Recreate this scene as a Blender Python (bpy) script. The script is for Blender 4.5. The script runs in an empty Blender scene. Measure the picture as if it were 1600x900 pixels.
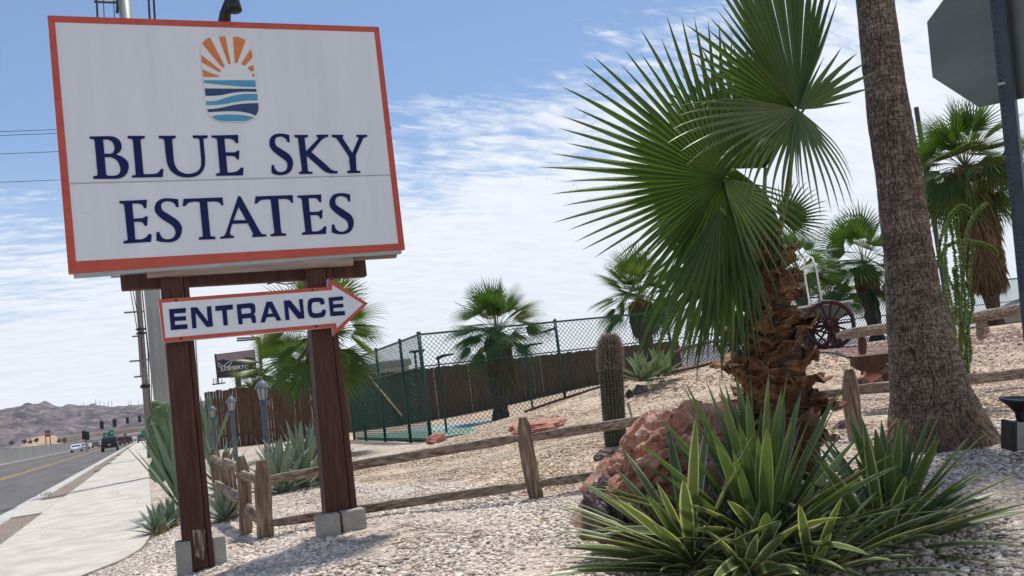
import bpy, bmesh, math, random
import numpy as np
from mathutils import Vector, Matrix, noise as mn
random.seed(7); rs = np.random.RandomState(7)
SC = bpy.context.scene
COL = SC.collection
RAD = math.radians
# ------------------------------------------------------------------ camera
EYE = np.array([0.0, 0.0, 1.35])
FPX = 1300.0
PITCH, ROLL, YAW = RAD(6.85), RAD(7.3), RAD(24.5)
_s, _c, _st, _ct = math.sin(YAW), math.cos(YAW), math.sin(PITCH), math.cos(PITCH)
CF = np.array([_s*_ct, _c*_ct, _st]); _R0 = np.array([_c, -_s, 0.0]); _U0 = np.cross(_R0, CF)
CR = math.cos(ROLL)*_R0 - math.sin(ROLL)*_U0
CU = math.cos(ROLL)*_U0 + math.sin(ROLL)*_R0
cam = bpy.data.cameras.new('camera'); camo = bpy.data.objects.new('camera', cam); COL.objects.link(camo)
cam.sensor_width = 36.0; cam.lens = FPX/1600*36.0; cam.clip_start = 0.05; cam.clip_end = 40000
camo.matrix_world = Matrix(((CR[0], CU[0], -CF[0], EYE[0]), (CR[1], CU[1], -CF[1], EYE[1]), (CR[2], CU[2], -CF[2], EYE[2]), (0, 0, 0, 1)))
SC.camera = camo
# ------------------------------------------------------------------ light
SUN_EL, SUN_AZ = RAD(72), RAD(40)          # azimuth measured clockwise from +Y
w = bpy.data.worlds.new('World'); SC.world = w; w.use_nodes = True
nt = w.node_tree; nt.nodes.clear(); L = nt.links.new
def N(t, **k):
    n = nt.nodes.new(t)
    for a, b in k.items(): setattr(n, a, b)
    return n
def mth(op, a, b=None, c=None, clamp=False):
    n = N('ShaderNodeMath', operation=op, use_clamp=clamp)
    for i, v in enumerate((a, b, c)):
        if v is None: continue
        if isinstance(v, (int, float)): n.inputs[i].default_value = v
        else: L(v, n.inputs[i])
    return n.outputs[0]
sky = N('ShaderNodeTexSky', sky_type='NISHITA', sun_disc=False, sun_elevation=SUN_EL, sun_rotation=SUN_AZ, air_density=1.0, dust_density=0.35, ozone_density=3.5, altitude=200)
tc = N('ShaderNodeTexCoord'); sep = N('ShaderNodeSeparateXYZ'); L(tc.outputs['Generated'], sep.inputs[0])
zz = mth('MAXIMUM', sep.outputs[2], 0.0)
den = mth('ADD', zz, 0.16)
cx = mth('DIVIDE', sep.outputs[0], den); cy = mth('DIVIDE', sep.outputs[1], den)
cmb = N('ShaderNodeCombineXYZ'); L(cx, cmb.inputs[0]); L(cy, cmb.inputs[1])
mp = N('ShaderNodeMapping'); mp.inputs['Rotation'].default_value = (0, 0, RAD(-35)); mp.inputs['Scale'].default_value = (0.75, 1.9, 1); L(cmb.outputs[0], mp.inputs[0])
n1 = N('ShaderNodeTexNoise'); n1.inputs['Scale'].default_value = 2.2; n1.inputs['Detail'].default_value = 9; n1.inputs['Roughness'].default_value = .58; n1.inputs['Distortion'].default_value = .5; L(mp.outputs[0], n1.inputs[0])
n2 = N('ShaderNodeTexNoise'); n2.inputs['Scale'].default_value = 7.5; n2.inputs['Detail'].default_value = 7; n2.inputs['Roughness'].default_value = .62; L(mp.outputs[0], n2.inputs[0])
# cover grows towards the right of the view and towards the horizon
cov = mth('ADD', mth('MULTIPLY_ADD', sep.outputs[0], 0.95, 2.96), mth('MULTIPLY_ADD', sep.outputs[1], -1.375, mth('MULTIPLY', zz, -7.4)))
n3 = N('ShaderNodeTexNoise'); n3.inputs['Scale'].default_value = 17; n3.inputs['Detail'].default_value = 6; n3.inputs['Roughness'].default_value = .6; n3.inputs['Distortion'].default_value = .4; L(mp.outputs[0], n3.inputs[0])
v = mth('ADD', mth('MULTIPLY', cov, 0.34), mth('ADD', mth('MULTIPLY_ADD', n1.outputs[0], 0.55, -.275), mth('ADD', mth('MULTIPLY_ADD', n2.outputs[0], 0.55, -.275), mth('MULTIPLY_ADD', n3.outputs[0], 0.50, -.25))))
mr = N('ShaderNodeMapRange', interpolation_type='SMOOTHSTEP'); mr.inputs[1].default_value = -0.17; mr.inputs[2].default_value = 0.19; L(v, mr.inputs[0])
hz_ = N('ShaderNodeMapRange', interpolation_type='SMOOTHSTEP'); hz_.inputs[1].default_value = 0.34; hz_.inputs[2].default_value = -0.02; hz_.inputs[3].default_value = 0; hz_.inputs[4].default_value = .62; L(sep.outputs[2], hz_.inputs[0])
fac = mth('MAXIMUM', mth('MULTIPLY', mr.outputs[0], 0.93), hz_.outputs[0])
cl = N('ShaderNodeMixRGB'); cl.inputs[1].default_value = (5.6, 6.0, 6.6, 1); cl.inputs[2].default_value = (8.2, 8.3, 8.5, 1); L(n2.outputs[0], cl.inputs[0])
mx = N('ShaderNodeMixRGB'); L(fac, mx.inputs[0]); L(sky.outputs[0], mx.inputs[1]); L(cl.outputs[0], mx.inputs[2])
bg = N('ShaderNodeBackground'); bg.inputs[1].default_value = 0.135; L(mx.outputs[0], bg.inputs[0])
out = N('ShaderNodeOutputWorld'); L(bg.outputs[0], out.inputs[0])
sl = bpy.data.lights.new('sun', 'SUN'); sl.energy = 4.6; sl.angle = RAD(3.0); sl.color = (1, .955, .88)
so = bpy.data.objects.new('sun', sl); COL.objects.link(so)
sdir = Vector((math.sin(SUN_AZ)*math.cos(SUN_EL), math.cos(SUN_AZ)*math.cos(SUN_EL), math.sin(SUN_EL)))
so.rotation_euler = (-sdir).to_track_quat('-Z', 'Y').to_euler()
vs = SC.view_settings; vs.view_transform = 'Standard'; vs.look = 'None'; vs.gamma = 1; vs.use_curve_mapping = False; vs.exposure = 0.03
SC.cycles.max_bounces = 8; SC.cycles.transparent_max_bounces = 12
# ------------------------------------------------------------------ pixel helpers (photo pixels, 1600 x 900)
def ray(x, y): return CF + CR*((x-800)/FPX) - CU*((y-450)/FPX)
def at(x, y, d): return EYE + ray(x, y)*d
def onY(x, y, Y): r = ray(x, y); return EYE + r*(Y/r[1])
def onX(x, y, X): r = ray(x, y); return EYE + r*(X/r[0])
def onZ(x, y, Z): r = ray(x, y); return EYE + r*((Z-EYE[2])/r[2])
def V(p): return Vector([float(a) for a in p])
# ------------------------------------------------------------------ mesh builder
class MB:
    def __init__(s): s.v = []; s.f = []; s.m = []; s.uv = None; s.mi = 0
    def add(s, vs_, fs):
        o = len(s.v); s.v += [tuple(float(a) for a in p) for p in vs_]
        for f in fs: s.f.append(tuple(o+i for i in f)); s.m.append(s.mi)
        return s
    def box(s, c, size, R=None):
        hx, hy, hz = [a/2 for a in size]; c = np.array(c, float)
        P = np.array([(x, y, z) for x in (-hx, hx) for y in (-hy, hy) for z in (-hz, hz)])
        if R is not None: P = P @ np.array(R).T
        return s.add(P+c, [(0, 1, 3, 2), (4, 6, 7, 5), (0, 4, 5, 1), (2, 3, 7, 6), (0, 2, 6, 4), (1, 5, 7, 3)])
    def bar(s, a, b, w, h, up=(0, 0, 1), w2=None, h2=None):
        a = np.array(a, float); b = np.array(b, float); d = b-a; l = np.linalg.norm(d); d = d/l
        sx = np.cross(d, np.array(up, float)); sx = sx/np.linalg.norm(sx); u = np.cross(sx, d)
        w2 = w2 or w; h2 = h2 or h
        P = []
        for p, ww, hh in ((a, w, h), (b, w2, h2)):
            for i, j in ((-1, -1), (1, -1), (1, 1), (-1, 1)): P.append(p+sx*i*ww/2+u*j*hh/2)
        return s.add(P, [(3, 2, 1, 0), (4, 5, 6, 7), (0, 1, 5, 4), (1, 2, 6, 5), (2, 3, 7, 6), (3, 0, 4, 7)])
    def tube(s, pts, rad, n=8, cap=True, jit=0, ex=None):
        pts = [np.array(p, float) for p in pts]; m = len(pts)
        if not hasattr(rad, '__len__'): rad = [rad]*m
        P = []; up = None
        for i, p in enumerate(pts):
            d = pts[min(i+1, m-1)]-pts[max(i-1, 0)]; d = d/(np.linalg.norm(d)+1e-9)
            if up is None:
                up = np.array([0, 0, 1.]) if abs(d[2]) < .9 else np.array([1., 0, 0])
            a = np.cross(d, up); a = a/np.linalg.norm(a); b = np.cross(a, d); up = b
            for k in range(n):
                t = 2*math.pi*k/n; r = rad[i]*(1+jit*(random.random()-.5))
                P.append(p + a*math.cos(t)*r + b*math.sin(t)*r)
        F = [(i*n+k, i*n+(k+1) % n, (i+1)*n+(k+1) % n, (i+1)*n+k) for i in range(m-1) for k in range(n)]
        if cap: F += [tuple(range(n))[::-1], tuple((m-1)*n+k for k in range(n))]
        return s.add(P, F)
    def lathe(s, prof, c, n=16, ax=(0, 0, 1)):
        ax = np.array(ax, float); ax = ax/np.linalg.norm(ax)
        t = np.array([1., 0, 0]) if abs(ax[0]) < .8 else np.array([0, 1., 0])
        a = np.cross(ax, t); a /= np.linalg.norm(a); b = np.cross(ax, a); c = np.array(c, float); P = []
        for r, z in prof:
            for k in range(n):
                q = 2*math.pi*k/n; P.append(c+ax*z+(a*math.cos(q)+b*math.sin(q))*max(r, 1e-4))
        m = len(prof)
        F = [(i*n+k, i*n+(k+1) % n, (i+1)*n+(k+1) % n, (i+1)*n+k) for i in range(m-1) for k in range(n)]
        F += [tuple(range(n))[::-1], tuple((m-1)*n+k for k in range(n))]
        return s.add(P, F)
    def prism(s, loop, dvec):
        loop = [np.array(p, float) for p in loop]; d = np.array(dvec, float); n = len(loop)
        P = loop+[p+d for p in loop]
        return s.add(P, [tuple(range(n))[::-1], tuple(range(n, 2*n))]+[(i, (i+1) % n, n+(i+1) % n, n+i) for i in range(n)])
    def build(s, name, mat, parent=None, smooth=False, bevel=0, uv=None):
        me = bpy.data.meshes.new(name); V_ = np.array(s.v, dtype=float)
        if parent is not None: V_ = V_ - np.array(wloc(parent))
        me.from_pydata(V_.tolist(), [], s.f); me.update()
        for m in (mat if isinstance(mat, (list, tuple)) else [mat]): me.materials.append(m)
        if any(s.m): me.polygons.foreach_set('material_index', s.m)
        if smooth: me.polygons.foreach_set('use_smooth', [True]*len(s.f))
        if s.uv is not None:
            l = me.uv_layers.new(name='UVMap'); U = np.array(s.uv)
            idx = np.empty(len(me.loops), dtype=np.int32); me.loops.foreach_get('vertex_index', idx)
            l.data.foreach_set('uv', U[idx].ravel())
        o = bpy.data.objects.new(name, me); COL.objects.link(o)
        if parent is not None: o.parent = parent
        if bevel:
            b = o.modifiers.new('bevel', 'BEVEL'); b.width = bevel; b.segments = 2; b.limit_method = 'ANGLE'
        return o
def wloc(o):
    p = Vector((0, 0, 0))
    while o is not None: p += o.location; o = o.parent
    return p
def tag(o, label=None, cat=None, group=None, kind=None):
    if label: o['label'] = label
    if cat: o['category'] = cat
    if group: o['group'] = group
    if kind: o['kind'] = kind
    return o
def thing(name, loc, label, cat, group=None):
    o = bpy.data.objects.new(name, None); COL.objects.link(o); o.location = V(loc); o.empty_display_size = .2
    return tag(o, label, cat, group)
def struct(o): o['kind'] = 'structure'; return o
def copy_tree(o, parent=None):
    c = o.copy(); COL.objects.link(c)
    if parent is not None: c.parent = parent
    for ch in list(o.children): copy_tree(ch, c)
    return c
def rotz(a): return np.array([[math.cos(a), -math.sin(a), 0], [math.sin(a), math.cos(a), 0], [0, 0, 1]])
# ------------------------------------------------------------------ materials
def newmat(name):
    m = bpy.data.materials.new(name); m.use_nodes = True; t = m.node_tree; t.nodes.clear(); return m, t
def mat(name, c1, c2=None, scale=8, stretch=(1, 1, 1), rough=.7, bump=0, bscale=None, metal=0, detail=6, c3=None, vor=None, spec=.4, ramp=(.35, .68), transl=0, coord='Object', bdist=.02, vors=None, crack=None, blotch=None):
    m, t = newmat(name); n = t.nodes.new; l = t.links.new
    o = n('ShaderNodeOutputMaterial'); p = n('ShaderNodeBsdfPrincipled'); p.inputs['Roughness'].default_value = rough; p.inputs['Metallic'].default_value = metal
    p.inputs['Specular IOR Level'].default_value = spec
    tcn = n('ShaderNodeTexCoord'); mp = n('ShaderNodeMapping'); mp.inputs['Scale'].default_value = stretch; l(tcn.outputs[coord], mp.inputs[0])
    cur = None
    if c2 is None: p.inputs['Base Color'].default_value = (*c1, 1)
    else:
        nz = n('ShaderNodeTexNoise'); nz.inputs['Scale'].default_value = scale; nz.inputs['Detail'].default_value = detail; nz.inputs['Roughness'].default_value = .6; l(mp.outputs[0], nz.inputs[0])
        r = n('ShaderNodeValToRGB'); r.color_ramp.elements[0].position = ramp[0]; r.color_ramp.elements[1].position = ramp[1]
        r.color_ramp.elements[0].color = (*c1, 1); r.color_ramp.elements[1].color = (*c2, 1)
        if c3: e = r.color_ramp.elements.new((ramp[0]+ramp[1])/2); e.color = (*c3, 1)
        l(nz.outputs[0], r.inputs[0]); cur = r.outputs[0]
    h = None
    if crack:      # (scale, width, colour) dark fissures
        vz = n('ShaderNodeTexVoronoi'); vz.feature = 'DISTANCE_TO_EDGE'; vz.inputs['Scale'].default_value = crack[0]
        wn = n('ShaderNodeTexNoise'); wn.inputs['Scale'].default_value = crack[0]*.8; l(mp.outputs[0], wn.inputs[0])
        ad = n('ShaderNodeVectorMath'); ad.operation = 'MULTIPLY_ADD'; ad.inputs[1].default_value = (crack[3],)*3 if len(crack) > 3 else (.15,)*3
        l(wn.outputs['Color'], ad.inputs[0]); l(mp.outputs[0], ad.inputs[2]); l(ad.outputs[0], vz.inputs[0])
        cr = n('ShaderNodeMapRange'); cr.inputs[1].default_value = 0; cr.inputs[2].default_value = crack[1]; l(vz.outputs['Distance'], cr.inputs[0])
        mm = n('ShaderNodeMixRGB'); mm.inputs[1].default_value = (*crack[2], 1); l(cr.outputs[0], mm.inputs[0])
        if cur: l(cur, mm.inputs[2])
        else: mm.inputs[2].default_value = (*c1, 1)
        cur = mm.outputs[0]; h = cr.outputs[0]
    if vor:        # per-cell brightness variety: (scale, low, high)
        vz = n('ShaderNodeTexVoronoi'); vz.inputs['Scale'].default_value = vor[0]; l(mp.outputs[0], vz.inputs[0])
        sp = n('ShaderNodeSeparateColor'); l(vz.outputs['Color'], sp.inputs[0])
        vr = n('ShaderNodeMapRange'); vr.inputs[3].default_value = vor[1]; vr.inputs[4].default_value = vor[2]; l(sp.outputs[0], vr.inputs[0])
        mm = n('ShaderNodeMixRGB'); mm.blend_type = 'MULTIPLY'; mm.inputs[0].default_value = 1; l(cur, mm.inputs[1]); l(vr.outputs[0], mm.inputs[2]); cur = mm.outputs[0]
        h2 = n('ShaderNodeMath'); h2.operation = 'MULTIPLY'; h2.inputs[1].default_value = -1; l(vz.outputs['Distance'], h2.inputs[0])
        if h is None: h = h2.outputs[0]
    if blotch:     # (scale, colour, threshold)
        bz = n('ShaderNodeTexNoise'); bz.inputs['Scale'].default_value = blotch[0]; bz.inputs['Detail'].default_value = 5; l(tcn.outputs[coord], bz.inputs[0])
        br = n('ShaderNodeMapRange'); br.inputs[1].default_value = blotch[2]; br.inputs[2].default_value = blotch[2]+.12; br.inputs[4].default_value = .8; l(bz.outputs[0], br.inputs[0])
        mm = n('ShaderNodeMixRGB'); l(br.outputs[0], mm.inputs[0]); l(cur, mm.inputs[1]); mm.inputs[2].default_value = (*blotch[1], 1); cur = mm.outputs[0]
    if cur is not None: l(cur, p.inputs['Base Color'])
    if bump:
        b = n('ShaderNodeBump'); b.inputs['Strength'].default_value = bump; b.inputs['Distance'].default_value = bdist
        bz = n('ShaderNodeTexNoise'); bz.inputs['Scale'].default_value = bscale or scale*2; bz.inputs['Detail'].default_value = 8; l(mp.outputs[0], bz.inputs[0])
        if h is not None:
            a = n('ShaderNodeMath'); a.operation = 'MULTIPLY_ADD'; a.inputs[1].default_value = .35; l(bz.outputs[0], a.inputs[0]); l(h, a.inputs[2]); l(a.outputs[0], b.inputs['Height'])
        else: l(bz.outputs[0], b.inputs['Height'])
        l(b.outputs[0], p.inputs['Normal'])
    if transl:
        tr = n('ShaderNodeBsdfTranslucent'); ms = n('ShaderNodeMixShader'); ms.inputs[0].default_value = transl
        if cur is not None:
            g = n('ShaderNodeMixRGB'); g.blend_type = 'MULTIPLY'; g.inputs[0].default_value = 1; g.inputs[2].default_value = (1.1, 1.15, .5, 1); l(cur, g.inputs[1]); l(g.outputs[0], tr.inputs[0])
        else: tr.inputs[0].default_value = (c1[0]*1.2, c1[1]*1.25, c1[2]*.5, 1)
        l(p.outputs[0], ms.inputs[1]); l(tr.outputs[0], ms.inputs[2]); l(ms.outputs[0], o.inputs[0])
    else: l(p.outputs[0], o.inputs[0])
    return m
def island_mat(name, cols, rough=.85):     # colour picked per pebble
    m, t = newmat(name); n = t.nodes.new; l = t.links.new
    o = n('ShaderNodeOutputMaterial'); p = n('ShaderNodeBsdfPrincipled'); p.inputs['Roughness'].default_value = rough; p.inputs['Specular IOR Level'].default_value = .3
    g = n('ShaderNodeNewGeometry'); r = n('ShaderNodeValToRGB'); el = r.color_ramp.elements
    for i, c in enumerate(cols):
        e = el[i] if i < 2 else el.new(.5)
        e.color = (*c, 1)
    for i, e in enumerate(sorted(range(len(cols)))): el[i].position = i/(len(cols)-1)
    for i, c in enumerate(cols): el[i].color = (*c, 1)
    l(g.outputs['Random Per Island'], r.inputs[0])
    tcn = n('ShaderNodeTexCoord'); nz = n('ShaderNodeTexNoise'); nz.inputs['Scale'].default_value = 60; l(tcn.outputs['Object'], nz.inputs[0])
    mr = n('ShaderNodeMapRange'); mr.inputs[3].default_value = .75; mr.inputs[4].default_value = 1.2; l(nz.outputs[0], mr.inputs[0])
    nb = n('ShaderNodeTexNoise'); nb.inputs['Scale'].default_value = .9; nb.inputs['Detail'].default_value = 4; l(tcn.outputs['Object'], nb.inputs[0])
    mr2 = n('ShaderNodeMapRange'); mr2.inputs[1].default_value = .3; mr2.inputs[2].default_value = .7; mr2.inputs[3].default_value = .8; mr2.inputs[4].default_value = 1.1; l(nb.outputs[0], mr2.inputs[0])
    mq = n('ShaderNodeMath'); mq.operation = 'MULTIPLY'; l(mr.outputs[0], mq.inputs[0]); l(mr2.outputs[0], mq.inputs[1])
    mm = n('ShaderNodeMixRGB'); mm.blend_type = 'MULTIPLY'; mm.inputs[0].default_value = 1; l(r.outputs[0], mm.inputs[1]); l(mq.outputs[0], mm.inputs[2])
    l(mm.outputs[0], p.inputs['Base Color']); l(p.outputs[0], o.inputs[0]); return m
def leaf_mat(name, c1, c2, edge=None, ew=.2, transl=.3, rough=.45, stripe=0, tip=None):
    # uv.x across the blade (0..1), uv.y along it
    m, t = newmat(name); n = t.nodes.new; l = t.links.new
    o = n('ShaderNodeOutputMaterial'); p = n('ShaderNodeBsdfPrincipled'); p.inputs['Roughness'].default_value = rough; p.inputs['Specular IOR Level'].default_value = .45
    uv = n('ShaderNodeUVMap'); uv.uv_map = 'UVMap'; sp = n('ShaderNodeSeparateXYZ'); l(uv.outputs[0], sp.inputs[0])
    g = n('ShaderNodeNewGeometry'); mixc = n('ShaderNodeMixRGB'); mixc.inputs[1].default_value = (*c1, 1); mixc.inputs[2].default_value = (*c2, 1)
    tcn = n('ShaderNodeTexCoord'); nz = n('ShaderNodeTexNoise'); nz.inputs['Scale'].default_value = 6; nz.inputs['Detail'].default_value = 4; l(tcn.outputs['Object'], nz.inputs[0])
    av = n('ShaderNodeMath'); av.operation = 'MULTIPLY_ADD'; av.inputs[1].default_value = .55; l(g.outputs['Random Per Island'], av.inputs[0])
    a2 = n('ShaderNodeMath'); a2.operation = 'MULTIPLY_ADD'; a2.inputs[1].default_value = .9; a2.inputs[2].default_value = -.22; l(nz.outputs[0], a2.inputs[0]); l(a2.outputs[0], av.inputs[2])
    l(av.outputs[0], mixc.inputs[0]); cur = mixc.outputs[0]
    if stripe:
        sw = n('ShaderNodeMath'); sw.operation = 'MULTIPLY'; sw.inputs[1].default_value = 9; l(sp.outputs[0], sw.inputs[0])
        wn = n('ShaderNodeTexNoise'); wn.noise_dimensions = '1D'; wn.inputs['Scale'].default_value = 3; l(sw.outputs[0], wn.inputs['W'])
        mr = n('ShaderNodeMapRange'); mr.inputs[1].default_value = .3; mr.inputs[2].default_value = .7; mr.inputs[3].default_value = 1-stripe; mr.inputs[4].default_value = 1+stripe; l(wn.outputs[0], mr.inputs[0])
        mm = n('ShaderNodeMixRGB'); mm.blend_type = 'MULTIPLY'; mm.inputs[0].default_value = 1; l(cur, mm.inputs[1]); l(mr.outputs[0], mm.inputs[2]); cur = mm.outputs[0]
    if edge:
        ab = n('ShaderNodeMath'); ab.operation = 'SUBTRACT'; ab.inputs[1].default_value = .5; l(sp.outputs[0], ab.inputs[0])
        ab2 = n('ShaderNodeMath'); ab2.operation = 'ABSOLUTE'; l(ab.outputs[0], ab2.inputs[0])
        mr = n('ShaderNodeMapRange'); mr.inputs[1].default_value = .5-ew; mr.inputs[2].default_value = .5-ew*.55; l(ab2.outputs[0], mr.inputs[0])
        # only some blades carry a broad pale margin
        rr = n('ShaderNodeMapRange'); rr.inputs[1].default_value = .1; rr.inputs[2].default_value = .9; rr.inputs[3].default_value = .35; rr.inputs[4].default_value = 1; l(g.outputs['Random Per Island'], rr.inputs[0])
        q = n('ShaderNodeMath'); q.operation = 'MULTIPLY'; l(mr.outputs[0], q.inputs[0]); l(rr.outputs[0], q.inputs[1])
        mm = n('ShaderNodeMixRGB'); l(q.outputs[0], mm.inputs[0]); l(cur, mm.inputs[1]); mm.inputs[2].default_value = (*edge, 1); cur = mm.outputs[0]
    if tip:
        mr = n('ShaderNodeMapRange'); mr.inputs[1].default_value = .93; mr.inputs[2].default_value = 1.0; l(sp.outputs[1], mr.inputs[0])
        mm = n('ShaderNodeMixRGB'); l(mr.outputs[0], mm.inputs[0]); l(cur, mm.inputs[1]); mm.inputs[2].default_value = (*tip, 1); cur = mm.outputs[0]
    l(cur, p.inputs['Base Color'])
    tr = n('ShaderNodeBsdfTranslucent'); ms = n('ShaderNodeMixShader'); ms.inputs[0].default_value = transl
    gg = n('ShaderNodeMixRGB'); gg.blend_type = 'MULTIPLY'; gg.inputs[0].default_value = 1; gg.inputs[2].default_value = (1.25, 1.3, .5, 1); l(cur, gg.inputs[1]); l(gg.outputs[0], tr.inputs[0])
    l(p.outputs[0], ms.inputs[1]); l(tr.outputs[0], ms.inputs[2]); l(ms.outputs[0], o.inputs[0]); return m
M = {}
M['asphalt'] = mat('asphalt', (.078, .072, .070), (.125, .116, .110), scale=1.2, stretch=(1, .12, 1), rough=.9, bump=.3, bscale=60, detail=10)
M['concrete'] = mat('concrete', (.40, .365, .315), (.54, .50, .44), scale=2.6, rough=.9, bump=.3, bscale=60, detail=12, crack=(.55, .006, (.25, .23, .20), .5), blotch=(1.1, (.34, .32, .29), .60))
M['kerb'] = mat('kerb_concrete', (.36, .35, .33), (.52, .50, .47), scale=3, rough=.9, bump=.3, bscale=30, detail=10)
M['mulch'] = mat('strip_gravel', (.16, .125, .10), (.36, .30, .25), scale=30, rough=.95, bump=.8, bscale=60, detail=8, vor=(45, .6, 1.25))
M['yellow'] = mat('yellow_paint', (.55, .30, .05), (.36, .22, .07), scale=4, rough=.8)
M['whitepaint'] = mat('white_paint', (.6, .6, .58), (.4, .4, .38), scale=4, rough=.8)
M['blockwall'] = mat('wall_block', (.20, .21, .205), (.32, .33, .32), scale=.5, stretch=(1, 1.5, .2), rough=.9, bump=.2)
M['signwhite'] = mat('sign_white', (.60, .64, .705), (.68, .72, .78), scale=1.1, stretch=(3.5, 1, .35), rough=.32, spec=.5, detail=7, blotch=(7, (.50, .52, .55), .70))
M['signred'] = mat('sign_red', (.44, .072, .05), (.50, .10, .07), scale=5, rough=.45, spec=.25, blotch=(22, (.55, .17, .13), .68))
M['navy'] = mat('sign_navy', (.006, .014, .085), rough=.5, spec=.15)
M['navy2'] = mat('logo_navy', (.008, .035, .11), (.012, .055, .16), scale=20, rough=.4)
M['cyan'] = mat('logo_cyan', (.05, .27, .46), (.065, .31, .50), scale=20, rough=.4)
M['orange'] = mat('logo_orange', (.55, .16, .035), (.62, .21, .06), scale=14, rough=.4)
M['cream'] = mat('logo_white', (.67, .70, .715), rough=.4)
M['redwood'] = mat('redwood_stain', (.036, .011, .007), (.098, .031, .018), scale=5, stretch=(7, 7, .6), rough=.62, bump=.5, bscale=18, c3=(.062, .019, .012), blotch=(3.0, (.035, .012, .008), .66))
M['wornbase'] = mat('worn_stain', (.09, .05, .035), (.34, .30, .26), scale=7, stretch=(6, 6, .8), rough=.9, bump=.5, ramp=(.45, .6))
M['greyboard'] = mat('weathered_board', (.20, .15, .12), (.36, .29, .25), scale=4, stretch=(.5, 6, 6), rough=.85, bump=.4, blotch=(9, (.05, .03, .02), .74))
M['graywood'] = mat('weathered_wood', (.075, .05, .035), (.30, .225, .165), scale=5, stretch=(1, 1, 1), rough=.9, bump=1.0, bscale=20, c3=(.19, .14, .10))
M['postwood'] = mat('weathered_post', (.11, .075, .052), (.42, .32, .24), scale=6, stretch=(5, 5, .5), rough=.9, bump=.9, bscale=16, c3=(.20, .145, .10))
M['railwood'] = mat('weathered_rail', (.10, .072, .052), (.42, .335, .26), scale=6, stretch=(.6, 5, 8), rough=.9, bump=1.0, bscale=14, c3=(.25, .19, .145))
M['railwoody'] = mat('weathered_rail_back', (.10, .072, .052), (.42, .335, .26), scale=6, stretch=(5, .6, 8), rough=.9, bump=1.0, bscale=14, c3=(.25, .19, .145))
M['cmu'] = mat('cement_block', (.26, .25, .225), (.38, .36, .325), scale=7, rough=.95, bump=.5, bscale=50)
M['black'] = mat('black_metal', (.012, .012, .013), rough=.45)
M['dark'] = mat('dark_steel', (.035, .038, .042), rough=.5)
M['galv'] = mat('galvanised_steel', (.26, .29, .30), (.36, .39, .40), scale=3, rough=.45, metal=.35, stretch=(1, 1, .3))
M['oldpole'] = mat('weathered_pole', (.17, .16, .14), (.30, .28, .25), scale=3, stretch=(5, 5, .3), rough=.9, bump=.3)
M['cable'] = mat('cable_black', (.03, .03, .035), rough=.6)
M['greensteel'] = mat('green_fence_coating', (.008, .045, .045), rough=.4)
M['greenmesh'] = mat('green_mesh_coating', (.006, .060, .050), rough=.8, spec=.1)
M['woodfence'] = mat('brown_pickets', (.045, .024, .016), (.145, .082, .054), scale=5, stretch=(9, 9, .35), rough=.9, bump=.5, c3=(.085, .05, .034), vor=None)
M['court'] = mat('court_green', (.14, .24, .19), (.19, .29, .23), scale=2, rough=.85)
M['courtblue'] = mat('court_blue', (.24, .33, .37), (.29, .38, .42), scale=2, rough=.85)
M['lampblue'] = mat('blue_grey_paint', (.055, .08, .115), (.09, .12, .16), scale=9, rough=.45)
M['lampcap'] = mat('lamp_cap', (.10, .12, .145), rough=.4)
M['lampglass'] = mat('lamp_glass', (.42, .42, .40), rough=.25, spec=.6)
M['bark'] = mat('palm_bark', (.13, .09, .066), (.33, .255, .20), scale=9, stretch=(1.15, 1.15, .75), rough=.95, bump=1.0, bscale=40, bdist=.02, c3=(.21, .155, .118), crack=(30, .13, (.045, .03, .023), .016), blotch=(2.4, (.11, .075, .055), .62))
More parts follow.
